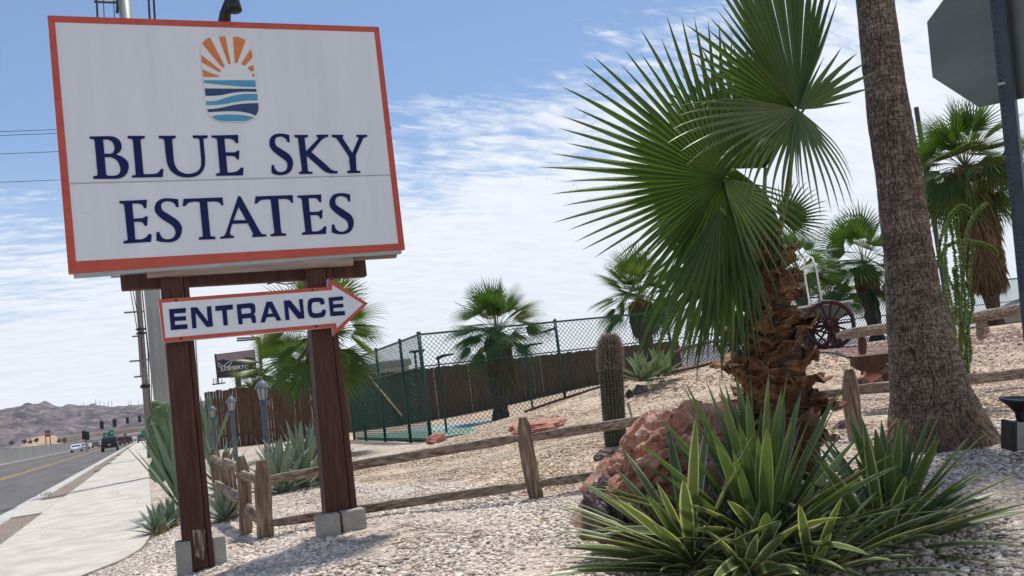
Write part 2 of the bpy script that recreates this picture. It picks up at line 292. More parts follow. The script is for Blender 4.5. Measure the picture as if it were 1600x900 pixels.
def bark_mat():
    m, t = newmat('palm_bark_fissured'); n = t.nodes.new; l = t.links.new
    o = n('ShaderNodeOutputMaterial'); p = n('ShaderNodeBsdfPrincipled'); p.inputs['Roughness'].default_value = .95; p.inputs['Specular IOR Level'].default_value = .2
    tcn = n('ShaderNodeTexCoord')
    def nz(stretch, scale, detail=3, rough=.5, dist=0):
        mp = n('ShaderNodeMapping'); mp.inputs['Scale'].default_value = stretch; l(tcn.outputs['Object'], mp.inputs[0])
        q = n('ShaderNodeTexNoise'); q.inputs['Scale'].default_value = scale; q.inputs['Detail'].default_value = detail; q.inputs['Roughness'].default_value = rough; q.inputs['Distortion'].default_value = dist; l(mp.outputs[0], q.inputs[0]); return q.outputs[0]
    def M_(op, a, b=None, c=None):
        q = n('ShaderNodeMath'); q.operation = op
        for i, v in enumerate((a, b, c)):
            if v is None: continue
            if isinstance(v, (int, float)): q.inputs[i].default_value = v
            else: l(v, q.inputs[i])
        return q.outputs[0]
    def mrng(v, a, b, c, d):
        q = n('ShaderNodeMapRange'); q.interpolation_type = 'SMOOTHSTEP'; l(v, q.inputs[0])
        for i, x in enumerate((a, b, c, d)): q.inputs[i+1].default_value = x
        return q.outputs[0]
    vert = M_('ABSOLUTE', M_('SUBTRACT', nz((1, 1, .16), 58, 2, .5, 0), .5)); vc = mrng(vert, .0, .045, .12, 1)
    hor = M_('ABSOLUTE', M_('SUBTRACT', nz((.10, .10, 1), 66, 2, .5, 0), .5)); hc = mrng(hor, .0, .040, .42, 1)
    fine = nz((1, 1, .6), 90, 4)
    crack = M_('MINIMUM', vc, hc)
    ramp = n('ShaderNodeValToRGB'); e = ramp.color_ramp.elements; e[0].position = .3; e[1].position = .7; e[0].color = (.15, .11, .085, 1); e[1].color = (.34, .27, .215, 1); q = e.new(.5); q.color = (.235, .178, .14, 1)
    l(nz((1, 1, 1.6), 7, 8, .65), ramp.inputs[0])
    mm = n('ShaderNodeMixRGB'); mm.inputs[1].default_value = (.035, .023, .017, 1); l(crack, mm.inputs[0]); l(ramp.outputs[0], mm.inputs[2])
    m2 = n('ShaderNodeMixRGB'); m2.blend_type = 'MULTIPLY'; m2.inputs[0].default_value = 1; l(mm.outputs[0], m2.inputs[1]); l(mrng(fine, .3, .7, .85, 1.12), m2.inputs[2])
    band = mrng(nz((.1, .1, 1), 5, 4), .35, .65, .78, 1.12); m3 = n('ShaderNodeMixRGB'); m3.blend_type = 'MULTIPLY'; m3.inputs[0].default_value = 1; l(m2.outputs[0], m3.inputs[1]); l(band, m3.inputs[2])
    spot = mrng(nz((1, 1, .8), 5.5, 2), .70, .74, 1, .35); m4 = n('ShaderNodeMixRGB'); m4.blend_type = 'MULTIPLY'; m4.inputs[0].default_value = 1; l(m3.outputs[0], m4.inputs[1]); l(spot, m4.inputs[2])
    l(m4.outputs[0], p.inputs['Base Color'])
    b = n('ShaderNodeBump'); b.inputs['Strength'].default_value = 1; b.inputs['Distance'].default_value = .014; l(M_('MULTIPLY_ADD', fine, .4, crack), b.inputs['Height']); l(b.outputs[0], p.inputs['Normal']); l(p.outputs[0], o.inputs[0]); return m
M['bark'] = bark_mat()
M['darkbark'] = mat('dark_palm_bark', (.035, .022, .014), (.15, .10, .065), scale=9, stretch=(1, 1, 2), rough=.95, bump=1, bscale=24)
M['boot'] = mat('dry_leaf_base', (.06, .024, .011), (.34, .20, .10), scale=9, stretch=(1, 1, 1), rough=.75, bump=.6, bscale=30, c3=(.17, .080, .038), ramp=(.34, .70), blotch=(4.5, (.30, .22, .14), .66))
M['fibre'] = mat('palm_fibre', (.03, .016, .009), (.11, .06, .03), scale=18, stretch=(1, 1, 3), rough=.95, bump=.8)
M['frond'] = leaf_mat('palm_frond', (.034, .074, .016), (.075, .130, .028), transl=.38, stripe=.3, rough=.42, tip=(.22, .16, .08))
M['frondpale'] = leaf_mat('palm_frond_pale', (.07, .12, .045), (.15, .21, .095), transl=.3, stripe=.3, rough=.4, tip=(.26, .19, .10))
M['frondbg'] = leaf_mat('distant_frond', (.035, .080, .018), (.085, .155, .04), transl=.38, stripe=.3)
M['frondyel'] = leaf_mat('yellowing_frond', (.055, .10, .022), (.15, .18, .045), transl=.35, stripe=.2)
M['frondfade'] = leaf_mat('fading_frond', (.10, .11, .05), (.20, .18, .09), transl=.25, stripe=.2)
M['petiole'] = mat('leaf_stalk', (.09, .13, .035), (.17, .17, .055), scale=5, rough=.5)
M['deadfrond'] = leaf_mat('dead_frond', (.11, .068, .035), (.27, .18, .105), transl=.15, stripe=.3, rough=.8)
M['yucca'] = leaf_mat('yucca_blade', (.058, .105, .032), (.125, .180, .068), edge=(.36, .40, .20), ew=.09, transl=.2, stripe=.35, rough=.42, tip=(.05, .03, .02))
M['yuccavar'] = leaf_mat('variegated_blade', (.060, .105, .035), (.150, .195, .080), edge=(.62, .60, .36), ew=.17, transl=.2, stripe=.35, rough=.42, tip=(.06, .035, .02))
M['agave'] = leaf_mat('agave_leaf', (.10, .165, .11), (.17, .245, .17), transl=.06, stripe=.1, rough=.55, tip=(.04, .02, .015))
M['agavedark'] = leaf_mat('dark_agave_leaf', (.10, .15, .12), (.20, .26, .21), edge=(.36, .37, .24), ew=.10, transl=.06, stripe=.1, rough=.55, tip=(.04, .02, .015))
M['agavepale'] = leaf_mat('pale_agave_leaf', (.12, .19, .10), (.21, .27, .15), transl=.06, rough=.55, tip=(.05, .03, .02))
M['cactus'] = mat('cactus_skin', (.03, .045, .024), (.055, .07, .036), scale=14, rough=.8, bump=.4)
M['spine'] = mat('cactus_spines', (.30, .21, .18), (.46, .35, .31), scale=20, rough=.8)
M['pear'] = mat('cactus_pad', (.07, .12, .05), (.11, .17, .075), scale=12, rough=.6, blotch=(50, (.18, .17, .10), .66))
M['rockred'] = mat('red_rock', (.24, .11, .08), (.62, .46, .38), scale=4.5, stretch=(1, 1, 1.6), rough=.85, bump=1, bscale=16, bdist=.03, c3=(.44, .22, .15), crack=(9, .010, (.16, .085, .07), .35), vor=(7.0, .80, 1.15), blotch=(3.1, (.17, .12, .125), .58))
M['rockpink'] = mat('pink_rock', (.30, .12, .09), (.50, .26, .20), scale=5, rough=.9, bump=1, bscale=18, bdist=.04)
M['rockdark'] = mat('dark_rock', (.06, .045, .045), (.22, .16, .15), scale=9, rough=.9, bump=1, bscale=25)
M['mount'] = mat('mountain_rock', (.055, .046, .058), (.215, .165, .155), scale=.011, stretch=(1, 1, 1.6), rough=1, c3=(.12, .095, .103), detail=14, bump=1, bscale=.02, bdist=40, ramp=(.40, .62), blotch=(.004, (.29, .22, .18), .60))
M['dirt'] = mat('dirt', (.30, .21, .15), (.44, .33, .25), scale=.3, rough=1, bump=.3)
M['maroon'] = mat('maroon_paint', (.025, .004, .007), (.05, .010, .013), scale=8, rough=.6)
M['wagongreen'] = mat('faded_green_paint', (.10, .135, .11), (.17, .205, .17), scale=6, rough=.8, stretch=(1, 4, 4))
M['whitepipe'] = mat('white_pipe', (.66, .66, .64), (.55, .54, .5), scale=10, rough=.5)
M['signback'] = mat('sign_back_metal', (.085, .105, .10), (.125, .145, .138), scale=1.2, stretch=(1, 1, 3), rough=.32, metal=.5, spec=.5)
M['greypaint'] = mat('grey_box_paint', (.20, .22, .24), (.26, .28, .30), scale=10, rough=.5)
M['dry'] = leaf_mat('dry_grass', (.16, .14, .05), (.30, .24, .11), transl=.2)
M['shrub'] = leaf_mat('shrub_leaf', (.05, .08, .03), (.11, .14, .07), transl=.25)
M['ocoleaf'] = leaf_mat('stem_leaf', (.10, .17, .05), (.19, .26, .10), transl=.3)
M['ocostem'] = mat('stem_green', (.12, .16, .07), (.18, .20, .10), scale=20, rough=.7)
M['roofdark'] = mat('dark_roof', (.06, .07, .085), (.09, .10, .115), scale=6, rough=.8)
M['wallpale'] = mat('pale_siding', (.42, .40, .36), (.5, .48, .44), scale=3, rough=.8)
M['deck'] = mat('overpass_concrete', (.34, .28, .22), (.44, .37, .30), scale=.4, rough=.9)
M['signgreen'] = mat('traffic_green', (.0, .20, .12), rough=.5)
M['amber'] = mat('amber_lens', (.45, .22, .05), rough=.3)
M['tyre'] = mat('tyre_rubber', (.02, .02, .02), rough=.8)
M['glass'] = mat('car_glass', (.02, .025, .03), rough=.1, spec=.8)
M['rim'] = mat('wheel_rim', (.35, .35, .36), rough=.35, metal=.7)
M['redlamp'] = mat('red_lamp_lens', (.35, .01, .01), rough=.3)
M['headlamp'] = mat('head_lamp_lens', (.6, .6, .6), rough=.2)
M['bbdark'] = mat('billboard_navy', (.022, .026, .045), rough=.6)
M['bbsky'] = mat('billboard_mauve', (.22, .17, .20), (.27, .20, .225), scale=.5, rough=.6)
M['bbtext'] = mat('billboard_letters', (.6, .62, .64), rough=.6)
M['bamboo'] = mat('yellow_pole', (.36, .29, .12), rough=.6)
M['hose'] = mat('black_hose', (.012, .012, .014), rough=.5)
M['pebwhite'] = island_mat('pale_pebbles', [(.80, .73, .64), (.58, .49, .41), (.74, .66, .58), (.36, .30, .26), (.82, .75, .65), (.62, .46, .37), (.70, .66, .61), (.26, .22, .20), (.66, .55, .44), (.84, .78, .70), (.48, .39, .33), (.78, .70, .60)])
M['pebtan'] = island_mat('tan_pebbles', [(.60, .48, .35), (.44, .33, .24), (.70, .60, .47), (.54, .42, .31), (.32, .24, .18), (.74, .66, .54), (.57, .43, .31), (.66, .55, .43), (.48, .36, .26)])
M['pebred'] = island_mat('red_pebbles', [(.28, .16, .14), (.36, .22, .19), (.20, .13, .12), (.42, .30, .26)])

# ------------------------------------------------------------------ terrain
def crest(px, py, Y): p = onY(px, py, Y); return (p[0], p[1], p[2])
TP = [(-3, 3, .16), (-2.2, 6, .18), (-.9, 9.0, .12), (0, 12, .12), (0, 18, .12), (0, 25, .12), (0, 40, .12), (0, 80, .12), (0, 1.5, .33),
      (.26, 6.6, .35), (1.35, 6.35, .46), (1.5, 7.2, .42), (.87, 7.56, .36), (.74, 8, .36), (.65, 9.6, .36), (.6, 11, .36), (.9, 14, .3), (3.02, 6.73, .38), (5.36, 5.3, .56), (5.08, 4.43, .55),
      (3.84, 4.52, .48), (2.72, 3.43, .34), (2.38, 4.36, .36), (4.36, 7.51, .66), (1.67, 13.4, .35), (1.66, 18.8, .38), (1.63, 24.5, .4), (2.6, 37.7, .4),
      (7.3, 33, .12), (7.4, 24, .12), (5, 18, .20), (4, 12.5, .32), (8, 37.5, .35), (13, 37.8, .4), (12, 30, .2), (9, 25, .12), (9.5, 27.5, .13), (15, 31, .3), (7.5, 19, .25),
      (7.15, 5.15, .55), (10, 5, .8), (3.3, 2.5, .33), (5, 1, .4), (8, 1, .5), (20, 3, 1.2), (3, 9.5, .42), (6, 30, .12), (5, 38, .35),
      (5.6, 10, .62), (2, 10, .36), (0, 150, .1), (60, 60, .8), (60, 0, 1.2), (20, 60, .5), (0, -15, .2), (20, -15, .8), (40, 100, .5),
      crest(828, 644, 17), crest(900, 618, 15.0), crest(1000, 592, 14.0), crest(1067, 579, 13.5), crest(1135, 563, 13), crest(1295, 546, 15.5), crest(1400, 542, 14), crest(1590, 527, 11.5),
      crest(1590, 600, 8.0), crest(1295, 600, 10), crest(1000, 660, 9.0),
      (13, 24, 1.0), (18, 23, 1.25), (24, 22, 1.3), (31, 23, 1.2), (21, 15, 1.35), (28, 15, 1.35), (22, 30, .9), (21, 38, 1.0), (35, 35, 1.0)]
TP = np.array(TP); _X = TP[:, :2]
def _phi(d): return np.sqrt(d*d + .8)
_A = _phi(np.linalg.norm(_X[:, None]-_X[None], axis=2)); _P = np.c_[np.ones(len(_X)), _X]
_K = np.block([[_A + np.eye(len(_X))*-.02, _P], [_P.T, np.zeros((3, 3))]])
_W = np.linalg.solve(_K, np.r_[TP[:, 2], 0, 0, 0])
# right edge of the pavement: straight at x=0, curving left close to the viewer
SWR = [onZ(*p, .12)[:2] for p in ((60, 925), (125, 900), (160, 886), (195, 872), (222, 855), (234, 838), (235.5, 815), (234.5, 790))]
SWR[-1][0] = 0.0; _sy = [p[1] for p in SWR]; _sx = [p[0] for p in SWR]
def swedge(y): return np.interp(y, _sy, _sx)
def H(x, y):
    x = np.asarray(x, float); y = np.asarray(y, float); sh = np.broadcast(x, y).shape
    x = np.broadcast_to(x, sh).ravel(); y = np.broadcast_to(y, sh).ravel(); r = np.empty(len(x))
    for i in range(0, len(x), 20000):
        q = np.c_[x[i:i+20000], y[i:i+20000]]
        d = np.linalg.norm(q[:, None]-_X[None], axis=2)
        r[i:i+20000] = _phi(d)@_W[:-3] + _W[-3] + q@_W[-2:]
    r = np.clip(r, .02, 1.9)
    far = np.clip((np.hypot(x-8, y-15)-45)/30, 0, 1); r = r*(1-far)+.10*far
    e = swedge(y); t = np.clip((x-e)/.7, 0, 1); t = t*t*(3-2*t)
    near = (y > 7.0)
    r = np.where(near, .095*(1-t)+r*t, r)
    under = near & (x < e)
    r = np.where(under, -.03, r)
    # low ground left of the road, everything near x<-3 falls to road bed
    t2 = np.clip((x+3.3)/-.6, 0, 1)
    r = np.where(y <= 7.0, r*(1-t2)+(-.03)*t2, r)
    lft = np.clip((-16.5-x)/1.5, 0, 1); r = r + lft*.12
    return r.reshape(sh)
def h(x, y): return float(H(x, y))
def hit(px, py, dmin=2.0, dmax=80):
    r = ray(px, py); d = np.linspace(dmin, dmax, 900); P = EYE+r[None]*d[:, None]
    g = H(P[:, 0], P[:, 1]); k = np.where(P[:, 2] < g)[0]
    if len(k) == 0: return None
    return P[k[0]]
def gnd(p, dz=0): return np.array([p[0], p[1], h(p[0], p[1])+dz])

def grid_axis(lo, a, b, hi, step):
    mid = np.arange(a, b+step/2, step); L_ = [a]; s = step
    while L_[-1] > lo: s *= 1.22; L_.append(L_[-1]-s)
    R_ = [b]; s = step
    while R_[-1] < hi: s *= 1.22; R_.append(R_[-1]+s)
    return np.array(sorted(L_[1:]) + list(mid) + R_[1:])
gx = grid_axis(-14000, -3.6, 26, 14000, .14); gy = grid_axis(-3000, 1, 30, 16000, .14)
gx = np.unique(np.r_[gx, [0.0]])
GX, GY = np.meshgrid(gx, gy, indexing='ij'); GZ = H(GX, GY)
inn = (GX > -3) & (GY < 40) & (GX < 40) & (GX > swedge(GY)+.05)
bmp = np.array([mn.noise(Vector((a*1.3, b*1.3, 0)))*.018+mn.noise(Vector((a*4, b*4, 3)))*.008 if i else 0 for a, b, i in zip(GX.ravel(), GY.ravel(), inn.ravel())]).reshape(GX.shape)
GZ = GZ + bmp
me = bpy.data.meshes.new('ground'); nx, ny = GX.shape
idx = np.arange(nx*ny).reshape(nx, ny); F = np.stack([idx[:-1, :-1], idx[1:, :-1], idx[1:, 1:], idx[:-1, 1:]], -1).reshape(-1, 4)
me.from_pydata(np.stack([GX, GY, GZ], -1).reshape(-1, 3).tolist(), [], F.tolist()); me.update()
me.polygons.foreach_set('use_smooth', [True]*len(me.polygons))
# the front fence line separates the pale gravel from the tan gravel
FL = [(-4, 26), (1.6, 24), (2.4, 14), (2.95, 7.6), (3.05, 6.75), (5.36, 5.4), (7.2, 4.9), (12, 3.5), (30, -2)]
def fenceY(x): return np.interp(x, [p[0] for p in FL], [p[1] for p in FL])
zone = np.clip((GY-fenceY(GX)+.2)/.8, 0, 1)*(1-np.clip((GY-16)/4, 0, 1)*(GX < 7.6)); zone = zone.ravel()
at_ = me.attributes.new('zone', 'FLOAT', 'POINT'); at_.data.foreach_set('value', zone.astype(np.float32))
m, t = newmat('gravel_ground'); n = t.nodes.new; l = t.links.new
o_ = n('ShaderNodeOutputMaterial'); p = n('ShaderNodeBsdfPrincipled'); p.inputs['Roughness'].default_value = .95; p.inputs['Specular IOR Level'].default_value = .2
tcn = n('ShaderNodeTexCoord'); vz = n('ShaderNodeTexVoronoi'); vz.inputs['Scale'].default_value = 34; l(tcn.outputs['Object'], vz.inputs[0])
sp = n('ShaderNodeSeparateColor'); l(vz.outputs['Color'], sp.inputs[0])
def ramp(cols):
    r = n('ShaderNodeValToRGB'); e = r.color_ramp.elements
    while len(e) < len(cols): e.new(.5)
    for i, c in enumerate(cols): e[i].position = i/(len(cols)-1)
    for i, c in enumerate(cols): e[i].color = (*c, 1)
    return r
ra = ramp([(.28, .23, .19), (.56, .47, .39), (.42, .34, .27), (.66, .57, .48)]); rb = ramp([(.30, .22, .16), (.58, .46, .34), (.46, .34, .25), (.66, .55, .42)])
l(sp.outputs[0], ra.inputs[0]); l(sp.outputs[0], rb.inputs[0])
an = n('ShaderNodeAttribute'); an.attribute_name = 'zone'; mm = n('ShaderNodeMixRGB'); l(an.outputs['Fac'], mm.inputs[0]); l(ra.outputs[0], mm.inputs[1]); l(rb.outputs[0], mm.inputs[2])
nz = n('ShaderNodeTexNoise'); nz.inputs['Scale'].default_value = .8; nz.inputs['Detail'].default_value = 8; l(tcn.outputs['Object'], nz.inputs[0])
mr = n('ShaderNodeMapRange'); mr.inputs[1].default_value = .3; mr.inputs[2].default_value = .7; mr.inputs[3].default_value = .78; mr.inputs[4].default_value = 1.12; l(nz.outputs[0], mr.inputs[0])
vz2 = n('ShaderNodeTexVoronoi'); vz2.inputs['Scale'].default_value = 11; l(tcn.outputs['Object'], vz2.inputs[0]); sp2 = n('ShaderNodeSeparateColor'); l(vz2.outputs['Color'], sp2.inputs[0])
mr3 = n('ShaderNodeMapRange'); mr3.inputs[3].default_value = .72; mr3.inputs[4].default_value = 1.2; l(sp2.outputs[1], mr3.inputs[0])
mq = n('ShaderNodeMath'); mq.operation = 'MULTIPLY'; l(mr.outputs[0], mq.inputs[0]); l(mr3.outputs[0], mq.inputs[1])
m2 = n('ShaderNodeMixRGB'); m2.blend_type = 'MULTIPLY'; m2.inputs[0].default_value = 1; l(mm.outputs[0], m2.inputs[1]); l(mq.outputs[0], m2.inputs[2]); l(m2.outputs[0], p.inputs['Base Color'])
bm_ = n('ShaderNodeBump'); bm_.inputs['Strength'].default_value = .9; bm_.inputs['Distance'].default_value = .02; bm_.invert = True; l(vz.outputs['Distance'], bm_.inputs['Height']); l(bm_.outputs[0], p.inputs['Normal']); l(p.outputs[0], o_.inputs[0])
me.materials.append(m); go = bpy.data.objects.new('ground', me); COL.objects.link(go); struct(go)

# pebbles: real stones, densest where the photo shows them large
def rock_proto(seed, sub):
    bm = bmesh.new(); bmesh.ops.create_icosphere(bm, subdivisions=sub, radius=1); r = random.Random(seed)
    P = np.array([v.co[:] for v in bm.verts]); P *= np.array([r.uniform(.8, 1.25), r.uniform(.7, 1.0), r.uniform(.38, .68)]); P *= (1+np.array([r.uniform(-.2, .2) for _ in P]))[:, None]
    F_ = np.array([[v.index for v in f.verts] for f in bm.faces]); bm.free(); return P, F_
PROT = [rock_proto(i, 1) for i in range(10)]
def visible(P, m=.12):
    d = P-EYE[None]; z = d@CF; u = (d@CR)/z*FPX/800; v_ = (d@CU)/z*FPX/450
    return (z > .5) & (abs(u) < 1+m) & (abs(v_) < 1+m*1.5)
def pebbles(name, mat_, X, Y, S, lift=.25):
    Z = H(X, Y)+np.interp(0, [0], [0]); P0 = np.c_[X, Y, Z]; k = visible(P0); P0 = P0[k]; S = S[k]; n_ = len(P0)
    # follow the small bumps of the sheet
    VV = []; FF = []; off = 0; pid = rs.randint(0, len(PROT), n_); ang = rs.rand(n_)*6.283; tl = (rs.rand(n_, 2)-.5)*1.0
    for q in range(len(PROT)):
        i = np.where(pid == q)[0]; P, Fq = PROT[q]; a = ang[i]; c, s = np.cos(a), np.sin(a); s_ = S[i]
        x = (P[None, :, 0]*c[:, None]-P[None, :, 1]*s[:, None]); y = (P[None, :, 0]*s[:, None]+P[None, :, 1]*c[:, None])
        z = P[None, :, 2] + x*tl[i, 0][:, None]*.6 + y*tl[i, 1][:, None]*.6
        W_ = np.stack([x, y, z], -1)*s_[:, None, None]+P0[i][:, None]+np.array([0, 0, 1.])*(s_*lift)[:, None, None]
        VV.append(W_.reshape(-1, 3)); nv = len(P)
        FF.append((Fq[None]+(np.arange(len(i))*nv)[:, None, None]+off).reshape(-1, 3)); off += len(i)*nv
    VV = np.concatenate(VV); FF = np.concatenate(FF); me = bpy.data.meshes.new(name)
    me.vertices.add(len(VV)); me.vertices.foreach_set('co', VV.ravel().astype(np.float32))
    me.loops.add(len(FF)*3); me.loops.foreach_set('vertex_index', FF.ravel().astype(np.int32))
    me.polygons.add(len(FF)); me.polygons.foreach_set('loop_start', np.arange(0, len(FF)*3, 3, dtype=np.int32))
    me.update(calc_edges=True); me.materials.append(mat_); o = bpy.data.objects.new(name, me); COL.objects.link(o)
    print(name, n_); return o
def scatter(n_, x0, x1, y0, y1): return rs.rand(n_)*(x1-x0)+x0, rs.rand(n_)*(y1-y0)+y0
X, Y = scatter(200000, -1.6, 9.5, 1.8, 9.5); X2, Y2 = scatter(34000, -.2, 3.2, 9, 17)
X = np.r_[X, X2]; Y = np.r_[Y, Y2]
k = (Y < fenceY(X)+rs.randn(len(X))*.3) & (Y < 17); k &= X > swedge(Y)+.02; X, Y = X[k], Y[k]
bare = np.array([mn.noise(Vector((a*1.1, b*1.1, 7)))+.4*mn.noise(Vector((a*3.5, b*3.5, 1))) for a, b in zip(X, Y)]); k = rs.rand(len(X)) > np.clip((bare-.10)*3.0, 0, .95)*(X > .3); X, Y = X[k], Y[k]
S = rs.gamma(3.2, .0024, len(X))+.0052; pw = pebbles('pale_gravel', M['pebwhite'], X, Y, S)
tag(pw, 'loose white and grey gravel stones lying in front of the rail fence', 'gravel', kind='stuff')
X, Y = scatter(280000, .3, 20, 4, 18); k = (Y > fenceY(X)+rs.randn(len(X))*.3) & (X > 1.5) & (rs.rand(len(X)) < np.clip(1.25-np.hypot(X, Y)/19, .12, 1)); X, Y = X[k], Y[k]
S = rs.gamma(3.5, .0022, len(X))+.0058; pt = pebbles('tan_gravel', M['pebtan'], X, Y, S)
tag(pt, 'loose tan gravel stones covering the mound behind the rail fence', 'gravel', kind='stuff')

# ------------------------------------------------------------------ road, kerb, pavement
def sheet(name, loop, z, mat_, kind=True):
    mb = MB(); mb.add([(p[0], p[1], z) for p in loop], [tuple(range(len(loop)))]); o = mb.build(name, mat_)
    if kind: struct(o)
    return o
sheet('road', [(-15.9, -5), (-3.08, -5), (-3.08, 900), (-15.9, 900)], 0.0, M['asphalt'])
mb = MB(); mb.box((-2.92, 447, -.02), (.32, 906, .05)); o = mb.build('gutter', M['kerb']); struct(o)
mb = MB(); mb.box((-2.62, 447, .03), (.28, 906, .19)); struct(mb.build('kerb', M['kerb'], bevel=.03))
mb = MB(); mb.box((-16.1, 447, .03), (.4, 906, .2)); struct(mb.build('far_kerb', M['kerb']))
sheet('verge', [(-2.48, 13.7), (-1.93, 13.7), (-1.93, 400), (-2.48, 400)], .095, M['mulch'])
YC0, YC1 = onZ(105, 795, .12)[1], onZ(138, 771, .12)[1]
# pavement slabs with open joints
mb = MB()
left = -1.93
lp = [(x, y) for x, y in zip(_sx, _sy)]
poly = lp+[(0, 13.7), (-2.48, 13.7)]
ys = [13.7]; y = 13.7
while y < 400: y += 1.85 if y < 60 else 12; ys.append(y)
for a, b in zip(ys[:-1], ys[1:]): mb.box(((left+0)/2, (a+b)/2, .06), (abs(left)-.0, b-a-.012, .12))
edge = [(e, y) for y, e in ((yy, float(swedge(yy))) for yy in np.linspace(_sy[0], 13.7, 26))]
for i in range(len(edge)-1):
    (e0, y0), (e1, y1) = edge[i], edge[i+1]
    g = .008 if i % 6 == 5 else 0
    mb.prism([(-2.48, y0, 0), (e0, y0, 0), (e1, y1-g, 0), (-2.48, y1-g, 0)], (0, 0, .12))
struct(mb.build('sidewalk', M['concrete']))
mb = MB(); mb.box(((-2.48-1.935)/2, (YC0+YC1)/2, .06), (.545, YC1-YC0, .122)); struct(mb.build('pavement_crossing', M['concrete']))
g0 = onZ(2, 813, .0)
gr = thing('drain_grate', (-2.86, g0[1], 0.0), 'dark green metal drain grate set in the roadside gutter', 'drain')
mb = MB()
for i in range(9): mb.box((-2.98+i*.03, g0[1], .012), (.012, .75, .012))
mb.build('grate_bars', M['greensteel'], gr)
mb = MB()
for dy in (-.38, 0, .38): mb.box((-2.86, g0[1]+dy, .010), (.28, .03, .012))
mb.build('grate_frame', M['greensteel'], gr)
mb = MB()
for x in (-7.15, -7.38): mb.add([(x-.055, -5, .004), (x+.055, -5, .004), (x+.055, 800, .004), (x-.055, 800, .004)], [(0, 1, 2, 3)])
x = -10.9; mb.add([(x-.055, -5, .004), (x+.055, -5, .004), (x+.055, 800, .004), (x-.055, 800, .004)], [(0, 1, 2, 3)])
for k_ in range(30):
    y0 = 20+k_*12
    for x in (-7.65, -10.65): mb.add([(x-.05, y0, .004), (x+.05, y0, .004), (x+.05, y0+3.5, .004), (x-.05, y0+3.5, .004)], [(0, 1, 2, 3)])
o = mb.build('road_markings', M['yellow']); struct(o)

# ------------------------------------------------------------------ far setting
def ridge(name, pts, Y, depth, mat_, seed=0, labelk='structure'):
    pts = [onY(px, py, Y) for px, py in pts]; X = np.array([p[0] for p in pts]); Zt = np.array([p[2] for p in pts])
    xs = np.linspace(X[0], X[-1], 620); zt = np.interp(xs, X, Zt); nj = 90; P = []
    for i, x in enumerate(xs):
        for j in range(nj):
            t = j/(nj-1); yy = Y-depth*(1-t)
            base = zt[i]*t**1.15
            nz = mn.ridged_multi_fractal(Vector((x/900+seed, yy/650, 0)), .9, 2.1, 7, 1.0, 2.0)-1.0
            rd = 1-abs(mn.noise(Vector((x/330+seed, yy/330, 5))))*2
            amp = zt[i]*.30*math.sin(min(1, t*1.02)*math.pi)**.7
            rd2 = 1-abs(mn.noise(Vector((x/110+seed, yy/110, 2))))*2
            z = base*.97+amp*(nz*.62+(rd-.5)*.25+(rd2-.5)*.22)*(1 if t < .93 else (1-t)/.07)+zt[i]*.03*mn.noise(Vector((x/70, yy/70, 9)))*(t > .2)
            P.append((x, yy, z if j else -5))
        P.append((x, Y+depth*.5, -10))
    nj += 1
    F_ = [(i*nj+j, (i+1)*nj+j, (i+1)*nj+j+1, i*nj+j+1) for i in range(len(xs)-1) for j in range(nj-1)]
    mb = MB(); mb.add(P, F_); o = mb.build(name, mat_, smooth=True); o['kind'] = labelk; return o
ridge('mountains', [(-260, 700), (-120, 690), (-60, 668), (0, 643), (15, 636), (38, 631), (50, 633), (62, 627), (70, 625), (80, 629), (90, 633), (98, 634), (104, 630), (109, 629), (122, 632), (140, 632), (150, 630), (160, 632), (175, 634), (190, 633), (205, 632), (222, 631), (240, 634), (300, 628), (350, 620)], 7200, 3600, M['mount'])
ridge('distant_hills', [(880, 600), (950, 560), (1000, 545), (1035, 541), (1060, 542), (1100, 538), (1180, 542), (1300, 545)], 6800, 2500, M['mount'], 40)
# masts on the ridge
for i, (px, py, hh) in enumerate([(130.5, 633, 4), (150, 632, 7), (156, 632, 5), (163, 634, 4), (170, 634, 6), (175, 634, 7), (201, 633, 6), (205, 633, 7), (216, 632, 6)]):
    b = onY(px, py+2, 7000); s = 7000/1300*1.02; mb = MB(); mb.tube([b, b+np.array([0, 0, hh*s+2*s])], [2.2, 1.2], 4)
    o = mb.build('ridge_mast', M['galv']); tag(o, 'thin radio mast standing on the mountain ridge', 'radio mast', 'radio masts along the mountain ridge')
# dirt embankment and overpass
mb = MB(); a = onY(25, 696, 330); b = onY(88, 690, 330); P = []
for t_, hgt in ((0, .1), (.08, 3.2), (.25, 5.2), (.6, 6.0), (.85, 5.6), (1, .1)):
    x = a[0]+(b[0]-a[0])*t_; P += [(x, 318, .05), (x, 330, hgt), (x, 350, hgt), (x, 365, 0)]
mb.add(P, [(i*4+j, (i+1)*4+j, (i+1)*4+j+1, i*4+j+1) for i in range(5) for j in range(3)]); struct(mb.build('embankment', M['dirt'], smooth=True))
ov = thing('overpass', (0, 420, 0), 'long low tan road bridge crossing in front of the mountains', 'overpass')
d0 = onY(83, 688, 420); d1 = onY(300, 662, 420); mb = MB(); zt = (d0[2]+d1[2])/2
mb.box(((d0[0]+d1[0])/2, 426, zt), (d1[0]-d0[0]+20, 12, 1.5)); mb.build('deck', M['deck'], ov)
mb = MB(); mb.box(((d0[0]+d1[0])/2, 419.8, zt+1.2), (d1[0]-d0[0]+20, .3, .8)); mb.build('parapet', M['kerb'], ov)
for k_ in range(7):
    mb = MB(); x = d0[0]+(d1[0]-d0[0])*(k_+.5)/7; mb.box((x, 424, zt/2-.4), (1.2, 1.2, zt-.9)); mb.build('pier', M['deck'], ov)
mb = MB(); mb.box((0, 1500, 690), (26000, 19000, 1400)); hz = mb.build('haze', bpy.data.materials.new('haze_air')); hm = hz.data.materials[0]; hm.use_nodes = True; hm.node_tree.nodes.clear()
